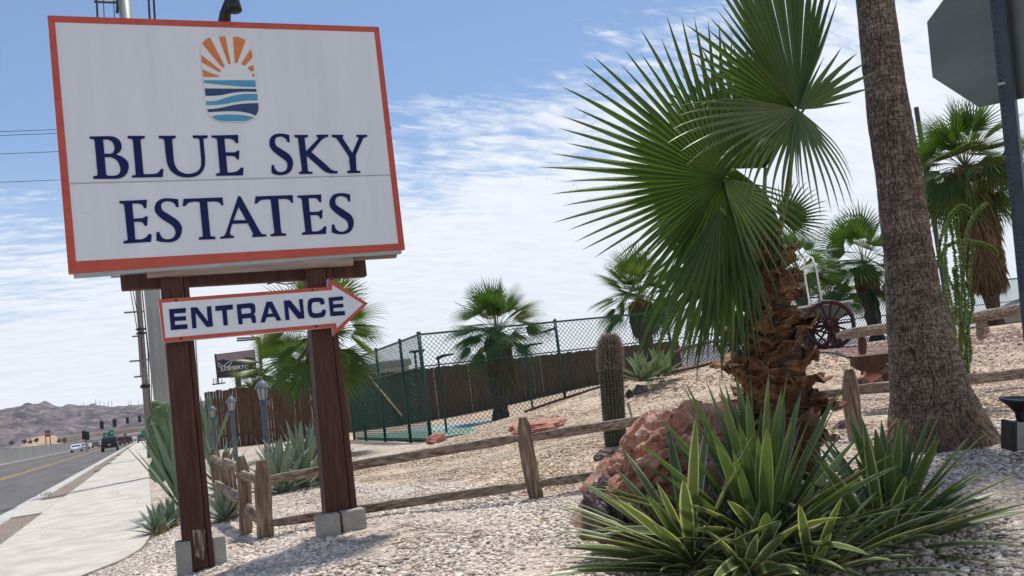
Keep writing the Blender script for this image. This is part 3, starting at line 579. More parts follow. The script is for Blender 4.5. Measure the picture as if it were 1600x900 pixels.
_o = hm.node_tree.nodes.new('ShaderNodeOutputMaterial'); _v = hm.node_tree.nodes.new('ShaderNodeVolumePrincipled'); _v.inputs['Color'].default_value = (.80, .88, 1, 1); _v.inputs['Density'].default_value = 2.4e-5
_v.inputs['Anisotropy'].default_value = .2; hm.node_tree.links.new(_v.outputs[0], _o.inputs['Volume']); hz['kind'] = 'stuff'; hz['label'] = 'thin pale haze in front of the far mountains'
# wall on the far side
wl = thing('roadside_wall', (-17.2, 170, 0), 'long grey block wall beyond the far side of the road', 'wall')
mb = MB(); mb.box((-17.2, 175, 1.0), (.25, 230, 2.0)); mb.build('wall_face', M['blockwall'], wl)
for k_ in range(24): mb = MB(); mb.box((-17.2, 62+k_*9.8, 1.02), (.30, .34, 2.04)); mb.build('pier', M['blockwall'], wl)

# ------------------------------------------------------------------ vehicles (small, far)
def make_car(kind, paint, name, label, cat, lights_front=False):
    r = thing(name, (0, 0, 0), label, cat, 'cars on the road')
    if kind == 'suv': Lc, Wc, Hc = 4.6, 1.9, 1.8; prof = [(-2.25, .45), (-2.3, .95), (-2.15, 1.0), (-2.0, 1.72), (-1.7, 1.78), (.35, 1.76), (.6, 1.7), (1.15, 1.08), (2.15, .98), (2.3, .75), (2.28, .42)]
    elif kind == 'pickup': Lc, Wc, Hc = 5.4, 1.95, 1.8; prof = [(-2.7, .55), (-2.7, 1.15), (-.95, 1.15), (-.85, 1.72), (-.7, 1.8), (.5, 1.8), (.7, 1.72), (1.3, 1.15), (2.55, 1.05), (2.7, .8), (2.65, .45)]
    else: Lc, Wc, Hc = 4.6, 1.8, 1.42; prof = [(-2.25, .4), (-2.3, .8), (-2.2, .95), (-1.6, 1.0), (-1.05, 1.38), (-.7, 1.43), (.3, 1.42), (.55, 1.36), (1.15, .95), (2.1, .8), (2.3, .6), (2.28, .35)]
    mb = MB(); n_ = len(prof); P = []
    for s_, wf in ((-1, 0), (-1, 1), (1, 1), (1, 0)):
        for y, z in prof:
            tum = max(0, (z-1.0))*.22 if z > 1.0 else 0
            P.append((s_*(Wc/2-(.0 if wf else .06)-tum*(1 if z > 1.0 else 0)), y*(1 if wf else .985), z if wf else z-.0))
    # ring strips: left inset, left, right, right inset
    F_ = [(k_*n_+i, k_*n_+i+1, (k_+1)*n_+i+1, (k_+1)*n_+i) for k_ in range(3) for i in range(n_-1)]
    F_ += [tuple(range(n_)), tuple(range(3*n_, 4*n_))[::-1], (0, n_, 2*n_, 3*n_), (n_-1, 2*n_-1, 3*n_-1, 4*n_-1)]
    mb.add(P, F_); mb.build('body', paint, r, bevel=.03)
    top = Hc-.08; cab = [p for p in prof if p[1] > (1.2 if kind != 'sedan' else 1.1)]
    yb, yf = min(p[0] for p in cab), max(p[0] for p in cab); zlow = 1.16 if kind != 'sedan' else .98
    for s_ in (-1, 1):
        mb = MB(); x = s_*(Wc/2-.03); x2 = s_*(Wc/2-.03-(top-zlow)*.2)
        mb.prism([(x, yb-.05, zlow), (x, yf+.1, zlow), (x2, yf-.2, top-.08), (x2, yb+.15, top-.08)], (s_*.03, 0, 0)); mb.build('side_window', M['glass'], r)
    e = .04
    for nm, y0, y1 in (('rear_window', yb-.28 if kind == 'suv' else yb-.62 if kind == 'sedan' else yb-.07, yb-.02), ('windscreen', yf+.52, yf+.02)):
        s_ = -1 if nm == 'rear_window' else 1
        mb = MB(); xx = Wc/2-.14; mb.prism([(-xx, y0+s_*e, zlow+.02), (xx, y0+s_*e, zlow+.02), (xx-.1, y1+s_*e, top-.06), (-xx+.1, y1+s_*e, top-.06)], (0, s_*.02, .015)); mb.build(nm, M['glass'], r)
    for s_ in (-1, 1):
        for y in (-Lc*.3, Lc*.31):
            mb = MB(); mb.lathe([(.0, -.1), (.3, -.11), (.34, -.08), (.34, .08), (.3, .11), (0, .11)], (s_*(Wc/2-.1), y, .34), 14, (1, 0, 0)); wh = mb.build('wheel', M['tyre'], r, smooth=False)
            mb = MB(); mb.lathe([(0, -.02), (.2, -.02), (.2, .02), (0, .02)], (s_*(Wc/2+.02), y, .34), 10, (1, 0, 0)); mb.build('rim', M['rim'], wh)
        mb = MB(); mb.box((s_*(Wc/2-.2), Lc/2-.02, .72), (.34, .08, .14)); mb.build('headlight', M['headlamp'], r)
        mb = MB(); mb.box((s_*(Wc/2-.14), -Lc/2+.0, 1.0 if kind != 'sedan' else .82), (.2, .1, .3 if kind != 'sedan' else .14)); mb.build('tail_light', M['redlamp'], r)
    mb = MB(); mb.box((0, -Lc/2-.02, .5), (Wc-.1, .14, .2)); mb.build('bumper', M['dark'] if kind != 'sedan' else paint, r)
    mb = MB(); mb.box((0, -Lc/2-.03, .8), (.36, .02, .16)); mb.build('number_plate', M['whitepaint'], r)
    return r
def paint(nm, c): return mat('paint_'+nm, c, rough=.28, spec=.6)
cars = [('suv', (.015, .017, .02), 'suv', 'black suv seen from behind, nearest vehicle in the right lane', 'suv', 172.5, 704.6, 0),
        ('sedan', (.55, .57, .58), 'parked_car', 'white sedan facing the viewer beside the grey roadside wall', 'car', 120, 706, 1),
        ('sedan', (.35, .36, .38), 'parked_car', 'silver sedan right behind the white sedan by the wall', 'car', 133, 702, 1),
        ('sedan', (.04, .045, .05), 'parked_car', 'dark sedan facing the viewer between silver sedan and black suv', 'car', 150, 699, 1),
        ('sedan', (.62, .62, .62), 'parked_car', 'small white car just left of the black suv roof', 'car', 159.5, 696.5, 1),
        ('suv', (.12, .035, .035), 'suv', 'dull red suv just right of the black suv', 'suv', 187.5, 697, 0),
        ('suv', (.16, .04, .045), 'suv', 'maroon suv ahead of the dull red one', 'suv', 195, 695, 0),
        ('suv', (.02, .022, .028), 'suv', 'small dark suv further ahead in the right lane', 'suv', 200.5, 692.5, 0),
        ('sedan', (.5, .5, .52), 'car', 'tiny pale car farthest ahead in the right lane', 'car', 207.5, 690, 0),
        ('pickup', (.07, .085, .11), 'pickup_truck', 'dark blue grey pickup close to the kerb beside the wooden pole', 'pickup', 223.5, 692, 0)]
for kd, c, nm, lb, ct, px, py, fl in cars:
    p_ = onZ(px, py, 0); r = make_car(kd, paint(nm+str(px), c), nm, lb, ct)
    r.location = (p_[0], p_[1], 0)
    if fl: r.rotation_euler.z = math.pi
    if px == 172.5:
        mb = MB(); mb.box((0, -.4, 1.98), (1.1, 1.6, .3)); rb_ = MB(); 
        for s_ in (-1, 1): rb_.bar((s_*.6, -1.6, 1.84), (s_*.6, .4, 1.84), .05, .05)
        mb.build('roof_box', M['black'], r, bevel=.08).location = (0, 0, 0); rb_.build('roof_rail', M['black'], r)
# a few ground-level cars left of the embankment
for px, py, c, lb in ((6, 698, (.03, .03, .04), 'tiny dark car beyond the grey wall at the left edge'), (20, 698, (.6, .6, .6), 'tiny white car beyond the grey wall near the left edge')):
    p_ = onY(px, py, 290); r = make_car('sedan', paint('far'+str(px), c), 'car', lb, 'car'); r.location = (p_[0], 290, 1.5); r.rotation_euler.z = math.pi/2
    mb = MB(); mb.box((p_[0], 290, .75), (8, 4, 1.5)); struct(mb.build('dirt_ramp', M['dirt']))
# traffic signals
def signal(px, py, Y, armpx, heads, lb):
    b = onY(px, py, Y); b[2] = 0; tp = onY(px-(1 if Y < 200 else 0), py-(py-646), Y)
    r = thing('traffic_signal', b, lb, 'traffic light', 'traffic lights at the junction')
    top = onY(*armpx[0], Y); mb = MB(); mb.tube([b, (b[0], b[1], top[2]+.3)], [.16, .12], 8); mb.build('pole', M['galv'], r)
    e = onY(*armpx[1], Y); mb = MB(); mb.tube([(b[0], Y, top[2]), e], [.1, .06], 6); mb.build('mast_arm', M['galv'], r)
    l0 = onY(*armpx[2], Y); mb = MB(); mb.tube([(b[0], Y, top[2]), (b[0]+.2, Y, l0[2]*.55+top[2]*.45), (b[0]*.4+l0[0]*.6, Y, l0[2]*.9+top[2]*.1), l0], [.1, .09, .07, .05], 6); mb.build('lamp_arm', M['galv'], r)
    mb = MB(); mb.box((l0[0]+.3, Y, l0[2]), (.9, .3, .18)); mb.build('lamp_head', M['galv'], r)
    for hx, hy in heads:
        p_ = onY(hx, hy, Y-.3); mb = MB(); mb.box(p_, (.55, .25, 1.3)); hd = mb.build('signal_head', M['black'], r)
        mb = MB()
        for q in (-.4, 0, .4): mb.lathe([(.13, 0), (.16, .14)], p_+np.array([0, -.14, q]), 8, (0, -1, 0))
        mb.build('visor', M['dark'], hd)
    return r
signal(136, 700, 150, ((136, 665), (181, 662), (142, 632)), [(159, 664), (179, 661), (131, 680), (136.5, 681)], 'traffic signal with long arm left of the green road sign')
signal(239, 690, 190, ((239, 655.5), (199, 657), (229, 625)), [(199, 657), (218, 655)], 'traffic signal arm reaching left from behind the wooden pole')
gs = thing('road_sign', onY(170, 700, 148), 'green stepped road direction sign above the cars', 'road sign')
gp = [onY(*q, 148) for q in ((161, 677), (170.5, 675.5), (170.5, 672.5), (178, 671.5), (178, 682.5), (161, 684.5))]
mb = MB(); mb.prism(gp, (0, .1, 0)); mb.build('panel', M['signgreen'], gs)
mb = MB(); mb.prism([onY(*q, 147.9) for q in ((164, 679.5), (168, 679), (168, 681.5), (164, 682))], (0, .03, 0)); mb.prism([onY(*q, 147.9) for q in ((174, 675), (176, 674.8), (176, 678), (174, 678.2))], (0, .03, 0)); mb.build('marking', M['whitepaint'], gs)
for px in (164, 175):
    p_ = onY(px, 682, 148.2); mb = MB(); mb.tube([(p_[0], 148.2, 0), p_], .07, 6); mb.build('post', M['galv'], gs)
gs2 = thing('road_sign', onY(227, 695, 180), 'small green sign beside the wooden pole near the kerb', 'road sign'); mb = MB(); mb.prism([onY(*q, 180) for q in ((220, 673), (229, 672), (229, 680), (221, 681))], (0, .1, 0)); mb.build('panel', M['signgreen'], gs2)
p_ = onY(225, 680, 180); mb = MB(); mb.tube([(p_[0], 180.2, 0), (p_[0], 180.2, p_[2])], .06, 6); mb.build('post', M['galv'], gs2)
rs_ = thing('pylon_sign', onY(74, 690, 320), 'small brown and red roadside sign on the dirt embankment', 'sign')
mb = MB(); mb.prism([onY(*q, 319) for q in ((70, 672), (78.5, 671.5), (78.7, 676.5), (70, 677))], (0, .4, 0)); mb.build('upper_panel', M['rockdark'], rs_)
mb = MB(); mb.prism([onY(*q, 319) for q in ((70, 678), (78.7, 677.2), (79, 682), (70.3, 683))], (0, .4, 0)); mb.build('lower_panel', mat('pylon_red', (.30, .05, .045), rough=.6), rs_)
for px in (71, 78): q0 = onY(px, 678, 319.5); mb = MB(); mb.tube([(q0[0], 319.5, 1), q0], .15, 6); mb.build('post', M['dark'], rs_)
# far dark shrubs, low buildings by the overpass
def leafy(name, c, rad, n_, size, mat_, label=None, cat='shrub', group=None, parent=None, flat=1.0):
    c = np.array(c, float); mb = MB(); mb.uv = []
    for i in range(n_):
        d = rs.randn(3); d /= np.linalg.norm(d); rr = rs.rand()**.45
        p_ = c+d*rr*np.array(rad); a = rs.randn(3); a /= np.linalg.norm(a); b = np.cross(a, rs.randn(3)); b /= np.linalg.norm(b); s = size*(.6+.8*rs.rand())
        mb.add([p_-a*s, p_+b*s*.4, p_+a*s, p_-b*s*.4], [(0, 1, 2, 3)]); mb.uv += [(0, 0), (.5, .5), (1, 1), (.5, .5)]
    o = mb.build(name, mat_, parent)
    if label: tag(o, label, cat, group)
    return o
for i, (px, py) in enumerate([(101, 687), (38, 690), (47, 690), (57, 688), (18, 692), (92, 689)]):
    p_ = onY(px, py, 300); leafy('far_tree', (p_[0], 300, p_[2]), (.7, .7, .7), 60, .35, M['spine'] if False else M['rockdark'], 'small dark tree far off at the foot of the mountains', 'tree', 'tiny trees at the foot of the mountains')

# ------------------------------------------------------------------ utility poles and cables
b = onY(255, 640, 28); tp = onY(191, -40, 28); d = (tp-b)/(tp[2]-b[2]); base = b-d*(b[2]-.1)
up = thing('utility_pole', base, 'tall grey steel pole rising behind the left end of the sign', 'utility pole')
mb = MB(); mb.tube([base, base+d*8, base+d*19], [.25, .225, .19], 12); mb.build('pole', M['galv'], up, smooth=True)
br = MB(); a0 = onY(184, 4, 28); a1 = onY(147, 2.5, 28); br.tube([a0, a1], .04, 6)
for px, ln in ((150.5, 26), (161, 26), (177, 26)):
    q = onY(px, -14, 28); q2 = onY(px+2, ln+6, 28); br.tube([q, q2], .035 if px == 150.5 else .015, 6)
br.tube([onY(183, 20, 28), onY(184, 4, 28), onY(182, -10, 28)], .05, 6)
br.build('cable_bracket', M['dark'], up)
mb = MB()
for k_ in range(8): q = base+d*(2.2+k_*.55+8); mb.tube([q+np.array([.2, 0, 0]), q+np.array([.34, 0, 0])], .012, 5)
mb.build('step', M['dark'], up)
b = onY(232, 668, 52); tp = onY(210, 380, 52); d = (tp-b)/(tp[2]-b[2]); base = b-d*(b[2]-.1)
wp = thing('utility_pole', base, 'weathered wooden pole standing left of the grey steel pole', 'utility pole')
mb = MB(); mb.tube([base, base+d*9, base+d*16], [.19, .16, .13], 10); mb.build('pole', M['oldpole'], wp, smooth=True)
for z_, wd in ((10.4, 1.5), (8.3, .9), (6.9, .55), (5.5, .8), (4.6, .6)):
    q = base+d*z_; mb = MB(); mb.bar(q+np.array([-wd*.9, -.2, 0]), q+np.array([wd*.3, -.2, 0]), .07, .09); mb.build('crossarm', M['oldpole'], wp)
for z_ in (7.25, 7.0):
    q = base+d*z_; mb = MB(); mb.lathe([(.14, 0), (.3, .03), (.3, .08), (.1, .16)], q, 10); mb.build('cable_collar', M['black'], wp)
mb = MB(); q = base+d*3.9; mb.lathe([(.14, 0), (.28, .05), (.28, .2), (.14, .26)], q, 10); mb.build('cable_splice', M['black'], wp)
mb = MB(); mb.tube([base+d*10+np.array([.2, -.2, 0]), base+d*6+np.array([.28, -.2, 0]), base+d*3.9+np.array([.2, -.2, 0]), base+d*.2+np.array([.16, -.2, 0])], .035, 5); mb.build('riser_pipe', M['black'], wp)
def cable(pts, r_, lb, g='overhead cables'):
    mb = MB(); mb.tube(pts, r_, 4); o = mb.build('overhead_cable', M['cable']); tag(o, lb, 'cable', g)
def sag(a, b, s, n_=10): a = np.array(a); b = np.array(b); return [a+(b-a)*t-np.array([0, 0, s*4*t*(1-t)]) for t in np.linspace(0, 1, n_)]
for i, (x0, y0, x1, y1, lb) in enumerate([(-60, 208, 260, 196, 'upper of two close thin cables crossing the sky left of the sign'), (-60, 214, 260, 202, 'lower of two close thin cables crossing the sky left of the sign'), (-60, 243, 260, 230, 'single thin cable at mid height left of the sign'), (-60, 287, 260, 275, 'lowest thin cable crossing the sky left of the sign')]):
    cable([onY(x0, y0, 55), onY(x1, y1, 52)], .018, lb)
q = base+d*10.4; q2 = base+d*4
for i, (px0, py0, px1, py1, lb) in enumerate([(204, 455, 220, 590, 'cable hanging left of the wooden pole, outer one'), (208, 455, 224, 575, 'cable hanging left of the wooden pole, inner one'), (229, 520, 237, 655, 'loose cable hanging right of the wooden pole')]):
    a = onY(px0, py0, 51); b = onY(px1, py1, 51); cable([a, (a+b)/2+np.array([.12, 0, 0]), b], .022, lb, 'cables hanging by the wooden pole')
for px0, px1, lb in ((231.5, 247, 'left one of two thick guy cables above the sign'), (239.5, 255, 'right one of two thick guy cables above the sign')):
    cable([onY(px0-1, -30, 34), onY(px1+12, 470, 34)], .04, lb, 'guy cables above the sign')

# ------------------------------------------------------------------ the big sign
SY = 6.40
sg = thing('entrance_sign', gnd(onY(430, 860, SY)), 'large white board with red frame on two dark red posts reading BLUE SKY ESTATES', 'sign')
def sgp(px, py, Y=SY): return onY(px, py, Y)
outer = [(74, 24), (592, 42), (633, 390), (107, 428)]; inner = [(85.7, 34.3), (585, 49.8), (622.5, 380.5), (118.8, 408.3)]
O3 = [sgp(*q) for q in outer]; I3 = [sgp(*q) for q in inner]
# white face slightly behind the painted border
mb = MB(); mb.prism([q+np.array([0, .004, 0]) for q in O3], (0, .045, 0)); mb.build('panel', M['signwhite'], sg)
mb = MB()
for i in range(4):
    j = (i+1) % 4; mb.prism([O3[i], O3[j], I3[j], I3[i]], (0, .006, 0))
bd = mb.build('border', M['signred'], sg)
mb = MB()
for q in [(78.5, 27.5), (216, 33), (476, 41), (589, 45), (90, 154), (101, 281), (113, 414), (387, 398.5), (627, 385), (610, 200)]: mb.lathe([(.012, 0), (.009, .006)], sgp(*q), 8, (0, -1, 0))
mb.build('screws', M['signred'], sg)
mb = MB(); a = sgp(110, 286.6); b = sgp(611, 273.3); mb.bar(a+np.array([0, -.001, 0]), b+np.array([0, -.001, 0]), .003, .004); mb.build('panel_seam', mat('seam_grey', (.34, .36, .40), rough=.6), sg)
mb = MB(); a, b = O3[3]+np.array([.03, .03, -.012]), O3[2]+np.array([-.03, .03, -.012]); mb.bar(a, b, .05, .03); mb.build('bottom_channel', M['galv'], sg)
# lettering
def smooth_loop(pts):
    n_ = len(pts); res = []
    def P_(i): return np.array(pts[i % n_][:2], float)
    def S_(i): return len(pts[i % n_]) > 2
    for i in range(n_):
        a, b = P_(i), P_(i+1); res.append(a)
        if S_(i) or S_(i+1):
            p0 = P_(i-1) if S_(i) else a-(b-a)*.5; p3 = P_(i+2) if S_(i+1) else b+(b-a)*.5
            m0 = (b-p0)/2; m1 = (p3-a)/2
            if not S_(i): m0 = (b-a)
            if not S_(i+1): m1 = (b-a)
            for t in (.2, .4, .6, .8):
                t2, t3 = t*t, t*t*t; res.append((2*t3-3*t2+1)*a+(t3-2*t2+t)*m0+(-2*t3+3*t2)*b+(t3-t2)*m1)
    return res
def glyph(loops, org, sc, mat_, Y, name='letter', parent=None, thick=.002):
    cu = bpy.data.curves.new(name, 'CURVE'); cu.dimensions = '2D'; cu.fill_mode = 'BOTH'
    for lp_ in loops:
        pts = [onY(org[0]+q[0]/sc, org[1]+q[1]/sc, Y) for q in smooth_loop(lp_)]
        s_ = cu.splines.new('POLY'); s_.points.add(len(pts)-1); s_.use_cyclic_u = True
        for k_, q in enumerate(pts): s_.points[k_].co = (q[0], q[2], 0, 1)
    tmp = bpy.data.objects.new('tmp', cu); me = bpy.data.meshes.new_from_object(tmp); bpy.data.objects.remove(tmp)
    mb = MB(); vs_ = [(v.co[0], Y, v.co[1]) for v in me.vertices]; fs = [tuple(p.vertices) for p in me.polygons]
    mb.add(vs_, fs); nb = len(vs_); bpy.data.meshes.remove(me)
    return mb.build(name, mat_, parent)
def T(s):   # parse "x,y x,y,s ..."
    r = []
    for tok in s.split():
        q = tok.split(','); r.append(tuple([float(q[0]), float(q[1])] + ([1] if len(q) > 2 else [])))
    return r
LET = [
 ((130,195), 6.154, ["60,112 240,108 300,116,s 350,150,s 370,205,s 358,250,s 318,285 370,305,s 425,350,s 438,405,s 420,465,s 375,505,s 310,518,s 97,520 95,494 130,490 138,480 110,160 100,140,s 62,134", "192,142 235,142,s 280,165,s 300,215,s 290,262,s 260,276,s 204,278", "206,312 270,312,s 330,350,s 357,420,s 345,470,s 300,488,s 240,488,s 222,480"]),
 ((130,195), 6.154, ["427,106 592,106 592,130 560,136,s 552,150 580,470 600,474,s 690,470,s 725,455,s 745,424 772,424 765,502 470,508 470,486 500,482,s 505,470 478,160 468,138,s 428,130"]),
 ((130,195), 6.154, ["725,106 890,104 890,128 862,134,s 856,145 868,300 880,380,s 920,440,s 980,468,s 1040,468,s 1100,445,s 1130,400,s 1135,340 1118,150 1105,132,s 1055,126 1053,101 1198,101 1198,125 1160,132,s 1157,150 1172,310 1170,390,s 1145,450,s 1095,490,s 1010,506,s 925,495,s 850,450,s 810,380,s 796,310 780,155 768,135,s 727,128"]),
 ((130,195), 6.154, ["1233,102 1490,96 1492,176 1466,176 1448,148,s 1400,132,s 1358,132 1370,264 1450,264 1470,258,s 1485,246 1502,248 1498,332 1478,332 1460,308,s 1430,298 1374,298 1388,455 1410,458,s 1460,452,s 1495,435,s 1515,410 1542,412 1538,486 1280,491 1278,468 1308,466 1315,455 1288,150 1276,130,s 1235,122"]),
 ((400,195), 8, ["414,124 424,216 395,216 375,180,s 335,150,s 290,148,s 250,165,s 238,210,s 255,260,s 320,305,s 410,365,s 455,430,s 463,500,s 440,570,s 390,612,s 310,628,s 240,620,s 195,604 194,502 225,502 240,550,s 280,585,s 330,588,s 375,565,s 392,520,s 380,460,s 320,410,s 220,335,s 175,270,s 168,210,s 190,150,s 245,115,s 310,108,s 360,114,s"]),
 ((400,195), 8, ["478,126 648,124 650,152 615,160,s 608,168 625,330 775,175 772,158,s 758,150 757,124 904,122 906,148 860,160,s 820,190 692,340 880,500 930,550,s 980,574,s 1020,577 1022,606 960,608,s 900,600,s 840,570 632,385 650,570 665,584,s 708,586 710,612 538,615 536,588 565,582,s 575,570 525,170 515,158,s 480,152"]),
 ((400,195), 8, ["945,124 1090,124 1092,148 1080,158 1204,352 1284,165 1280,154 1256,150 1254,124 1390,124 1392,150 1355,158,s 1338,175 1248,380 1256,555 1265,572,s 1305,576 1306,602 1140,604 1139,578 1170,572,s 1178,560 1162,400 1145,370,s 1030,200 1000,165,s 948,150"]),
 ((180,295), 8, ["50,152 395,136 390,242 362,242 340,205,s 300,186,s 250,184,s 212,188 230,372 330,366 355,360,s 378,344 408,346 398,462 370,462 350,430,s 320,412 235,412 252,632 320,630,s 370,615,s 400,590,s 415,564 456,568 448,662 105,685 102,655 148,645 156,630 112,210 95,188,s 52,180"]),
 ((180,295), 8, ["788,130 792,230 765,230 740,185,s 690,158,s 630,158,s 585,180,s 575,225,s 600,275,s 680,325,s 780,395,s 828,460,s 835,520,s 810,600,s 755,650,s 680,668,s 590,664,s 515,650 514,540 552,538 572,590,s 610,622,s 665,630,s 720,612,s 752,565,s 745,505,s 700,450,s 590,380,s 515,310,s 492,245,s 510,180,s 560,135,s 630,118,s 710,120,s"]),
 ((180,295), 8, ["855,125 1340,106 1354,204 1328,206 1305,175,s 1260,158,s 1150,160 1190,580 1205,594,s 1252,596 1254,628 1048,637 1044,608 1080,600,s 1096,585 1055,165 1000,160,s 930,170,s 900,190,s 878,216 842,214"]),
 ((360,290), 7.619, ["92,124 120,126 355,550 380,575,s 428,580 428,606 260,614 260,588 272,575 215,465 200,450,s 40,455 22,462,s -5,557 8,590,s 42,598 44,621 -120,633 -122,610 -80,600,s -57,571", "98,252 185,410 38,412"]),
 ((360,290), 7.619, ["300,128 740,112 750,202 725,204 705,175,s 660,158,s 570,160 606,550 620,566,s 664,570 666,596 480,604 477,578 510,570,s 524,558 478,165 420,165,s 360,175,s 335,195,s 318,214 288,212"]),
 ((360,290), 7.619, ["797,118 1083,104 1083,196 1060,198 1040,165,s 1000,148,s 932,150 946,314 1030,310 1060,305,s 1075,290 1098,290 1092,392 1070,392 1052,360,s 1030,350 952,352 972,545 1040,542,s 1080,525,s 1105,500,s 1118,482 1144,486 1140,574 855,586 853,560 885,554 892,540 850,170 835,148,s 800,142"]),
 ((360,290), 7.619, ["1425,104 1428,188 1405,188 1385,150,s 1340,126,s 1290,128,s 1255,155,s 1250,200,s 1275,240,s 1360,295,s 1440,355,s 1468,420,s 1465,480,s 1435,540,s 1380,572,s 1310,578,s 1250,570,s 1207,556 1207,464 1238,462 1255,515,s 1300,545,s 1350,545,s 1395,515,s 1402,465,s 1380,415,s 1300,360,s 1215,290,s 1183,230,s 1185,170,s 1220,115,s 1280,92,s 1350,90,s"])]
for org, sc, lps in LET: glyph([T(q) for q in lps], org, sc, M['navy'], SY-.0025, 'letter', sg)
# emblem
lo, ls = (300, 45), 5.806
lg = glyph([T("85,150 85,150 150,75,s 240,62,s 400,62,s 480,85,s 545,160,s 570,300 585,470 600,640 606,720,s 580,800,s 500,845,s 400,848 250,845 160,790,s 125,700,s 100,480 78,240")], lo, ls, M['cream'], SY-.002, 'emblem', sg)
for q in ["92,135 122,100,s 163,77 299,340 278,357", "240,70 302,68 352,315 330,320", "371,72 430,76,s 487,106 410,310 388,311", "84,235 262,376 254,397 88,304", "535,176 549,262 480,334 445,320", "556,326 563,378 535,390 502,353", "96,368 248,430 248,436 103,437", "543,408 566,410 568,434 552,435"]:
    glyph([T(q)], lo, ls, M['orange'], SY-.004, 'emblem_ray', lg)
for q, m_ in [("107,466 575,466 580,528 400,520,s 107,491", 'cyan'), ("116,540 584,545 586,572 470,570,s 370,580,s 250,603,s 122,609", 'navy2'), ("127,657 220,652,s 330,618,s 420,597,s 500,590,s 592,590 597,650 500,650,s 400,662,s 300,682,s 220,690,s 131,692", 'cyan'),
              ("137,729 200,725,s 290,710,s 380,690,s 480,678,s 598,673 604,710,s 598,750,s 577,788 520,766,s 430,750,s 320,748,s 220,752,s 150,757", 'navy2'), ("180,792 260,780,s 350,777,s 450,782,s 562,801 530,822,s 480,838 262,838 215,820,s", 'cyan')]:
    glyph([T(q)], lo, ls, M[m_], SY-.004, 'emblem_wave', lg)
# posts, beams
def prect(px4, Y0, thick, mat_, name, parent, bevel=.008):
    mb = MB(); mb.prism([onY(*q, Y0) for q in px4], (0, thick, 0)); return mb.build(name, mat_, parent, bevel=bevel)
for nm, a in (('left', [(250, 432), (294, 431), (336, 885), (289, 896)]), ('right', [(478, 419), (517, 415), (559, 797), (510, 806)])):
    seam = .8 if nm == 'left' else .78
    A, B, C_, D = [np.array(q, float) for q in a]
    s0 = A+(B-A)*seam; s1 = D+(C_-D)*seam; Yp = SY+.055
    po = prect([A, s0, s1, D], Yp, .17, M['redwood'], 'post', sg, .006)
    prect([s0+[.6, 0], B, C_, s1+[.6, 0]], Yp+.008, .16, M['redwood'], 'post_board', po, .006)
    if nm == 'left': prect([s1*.65+D*.35+[-13, -62], s1+[-6, -60], s1+[-8, -12], s1*.6+D*.4+[-6, -22]], Yp-.003, .004, M['wornbase'], 'worn_patch', po, 0)
prect([(187, 425), (571, 404), (574, 431), (189.5, 453)], SY+.16, .09, M['redwood'], 'cross_beam', sg)
prect([(229, 415.5), (552, 397.5), (553, 414), (229.5, 433.5)], SY+.008, .045, M['greyboard'], 'front_rail', sg)
prect([(552, 397.5), (620, 393.5), (621, 402), (553, 406)], SY+.055, .05, M['greyboard'], 'rear_rail', sg)
mb = MB(); mb.tube([onY(418, 444, SY+.1), onY(428, 441, SY+.05), onY(445, 444, SY+.1), onY(462, 442, SY+.1)], .006, 5); mb.build('loose_wire', M['cable'], sg)
# footing blocks, partly sunk in gravel
def footing(cx_, cy_, sx, sy, zt, lb):
    z0 = h(cx_, cy_)-.1; mb = MB(); mb.box((cx_, cy_, (z0+zt)/2), (sx, sy, zt-z0)); o = mb.build('footing_block', M['cmu'], bevel=.012); tag(o, lb, 'concrete block', 'concrete blocks at the sign posts')
q = onY(285, 845, SY+.12); footing(q[0]-.0, SY+.12, .10, .17, q[2], 'upright concrete block against the left side of the left sign post')
q = onY(340, 835, SY+.16); footing(q[0], SY+.16, .09, .17, q[2]-.005, 'rounded concrete block against the right side of the left sign post')
q = onY(512, 803, SY-.05); footing(q[0], SY-.01, .17, .12, q[2]-.005, 'left concrete block in front of the right sign post')
q = onY(549, 797, SY-.05); footing(q[0]+.015, SY+.0, .18, .12, q[2]+.0, 'right concrete block in front of the right sign post')
# arrow
AY = SY-.03
ar = thing('arrow_sign', onY(410, 490, AY), 'white ENTRANCE board shaped as an arrow pointing right with red edge', 'sign')
ao = [(247.3, 467.9), (513, 448.3), (513, 434.9), (575, 474.2), (522.2, 524.1), (520.4, 510.7), (255.3, 534.5)]; ai = [(252.8, 473), (519.1, 453), (519.1, 444.9), (567.7, 475), (526.5, 512.5), (524.9, 504.8), (258.3, 528.1)]
A3 = [onY(*q, AY) for q in ao]; B3 = [onY(*q, AY) for q in ai]
mb = MB(); mb.prism([q+np.array([0, .003, 0]) for q in A3], (0, .075, 0)); mb.build('panel', M['signwhite'], ar)
mb = MB()
for i in range(7): j = (i+1) % 7; mb.prism([A3[i], A3[j], B3[j], B3[i]], (0, .005, 0))
mb.build('border', M['signred'], ar)
mb = MB()
for q in [(275, 469), (283, 529), (488.5, 453.5), (494, 510)]: mb.lathe([(.009, 0), (.007, .005)], onY(*q, AY), 8, (0, -1, 0))
mb.build('screws', M['maroon'], ar)
s5 = 8.183
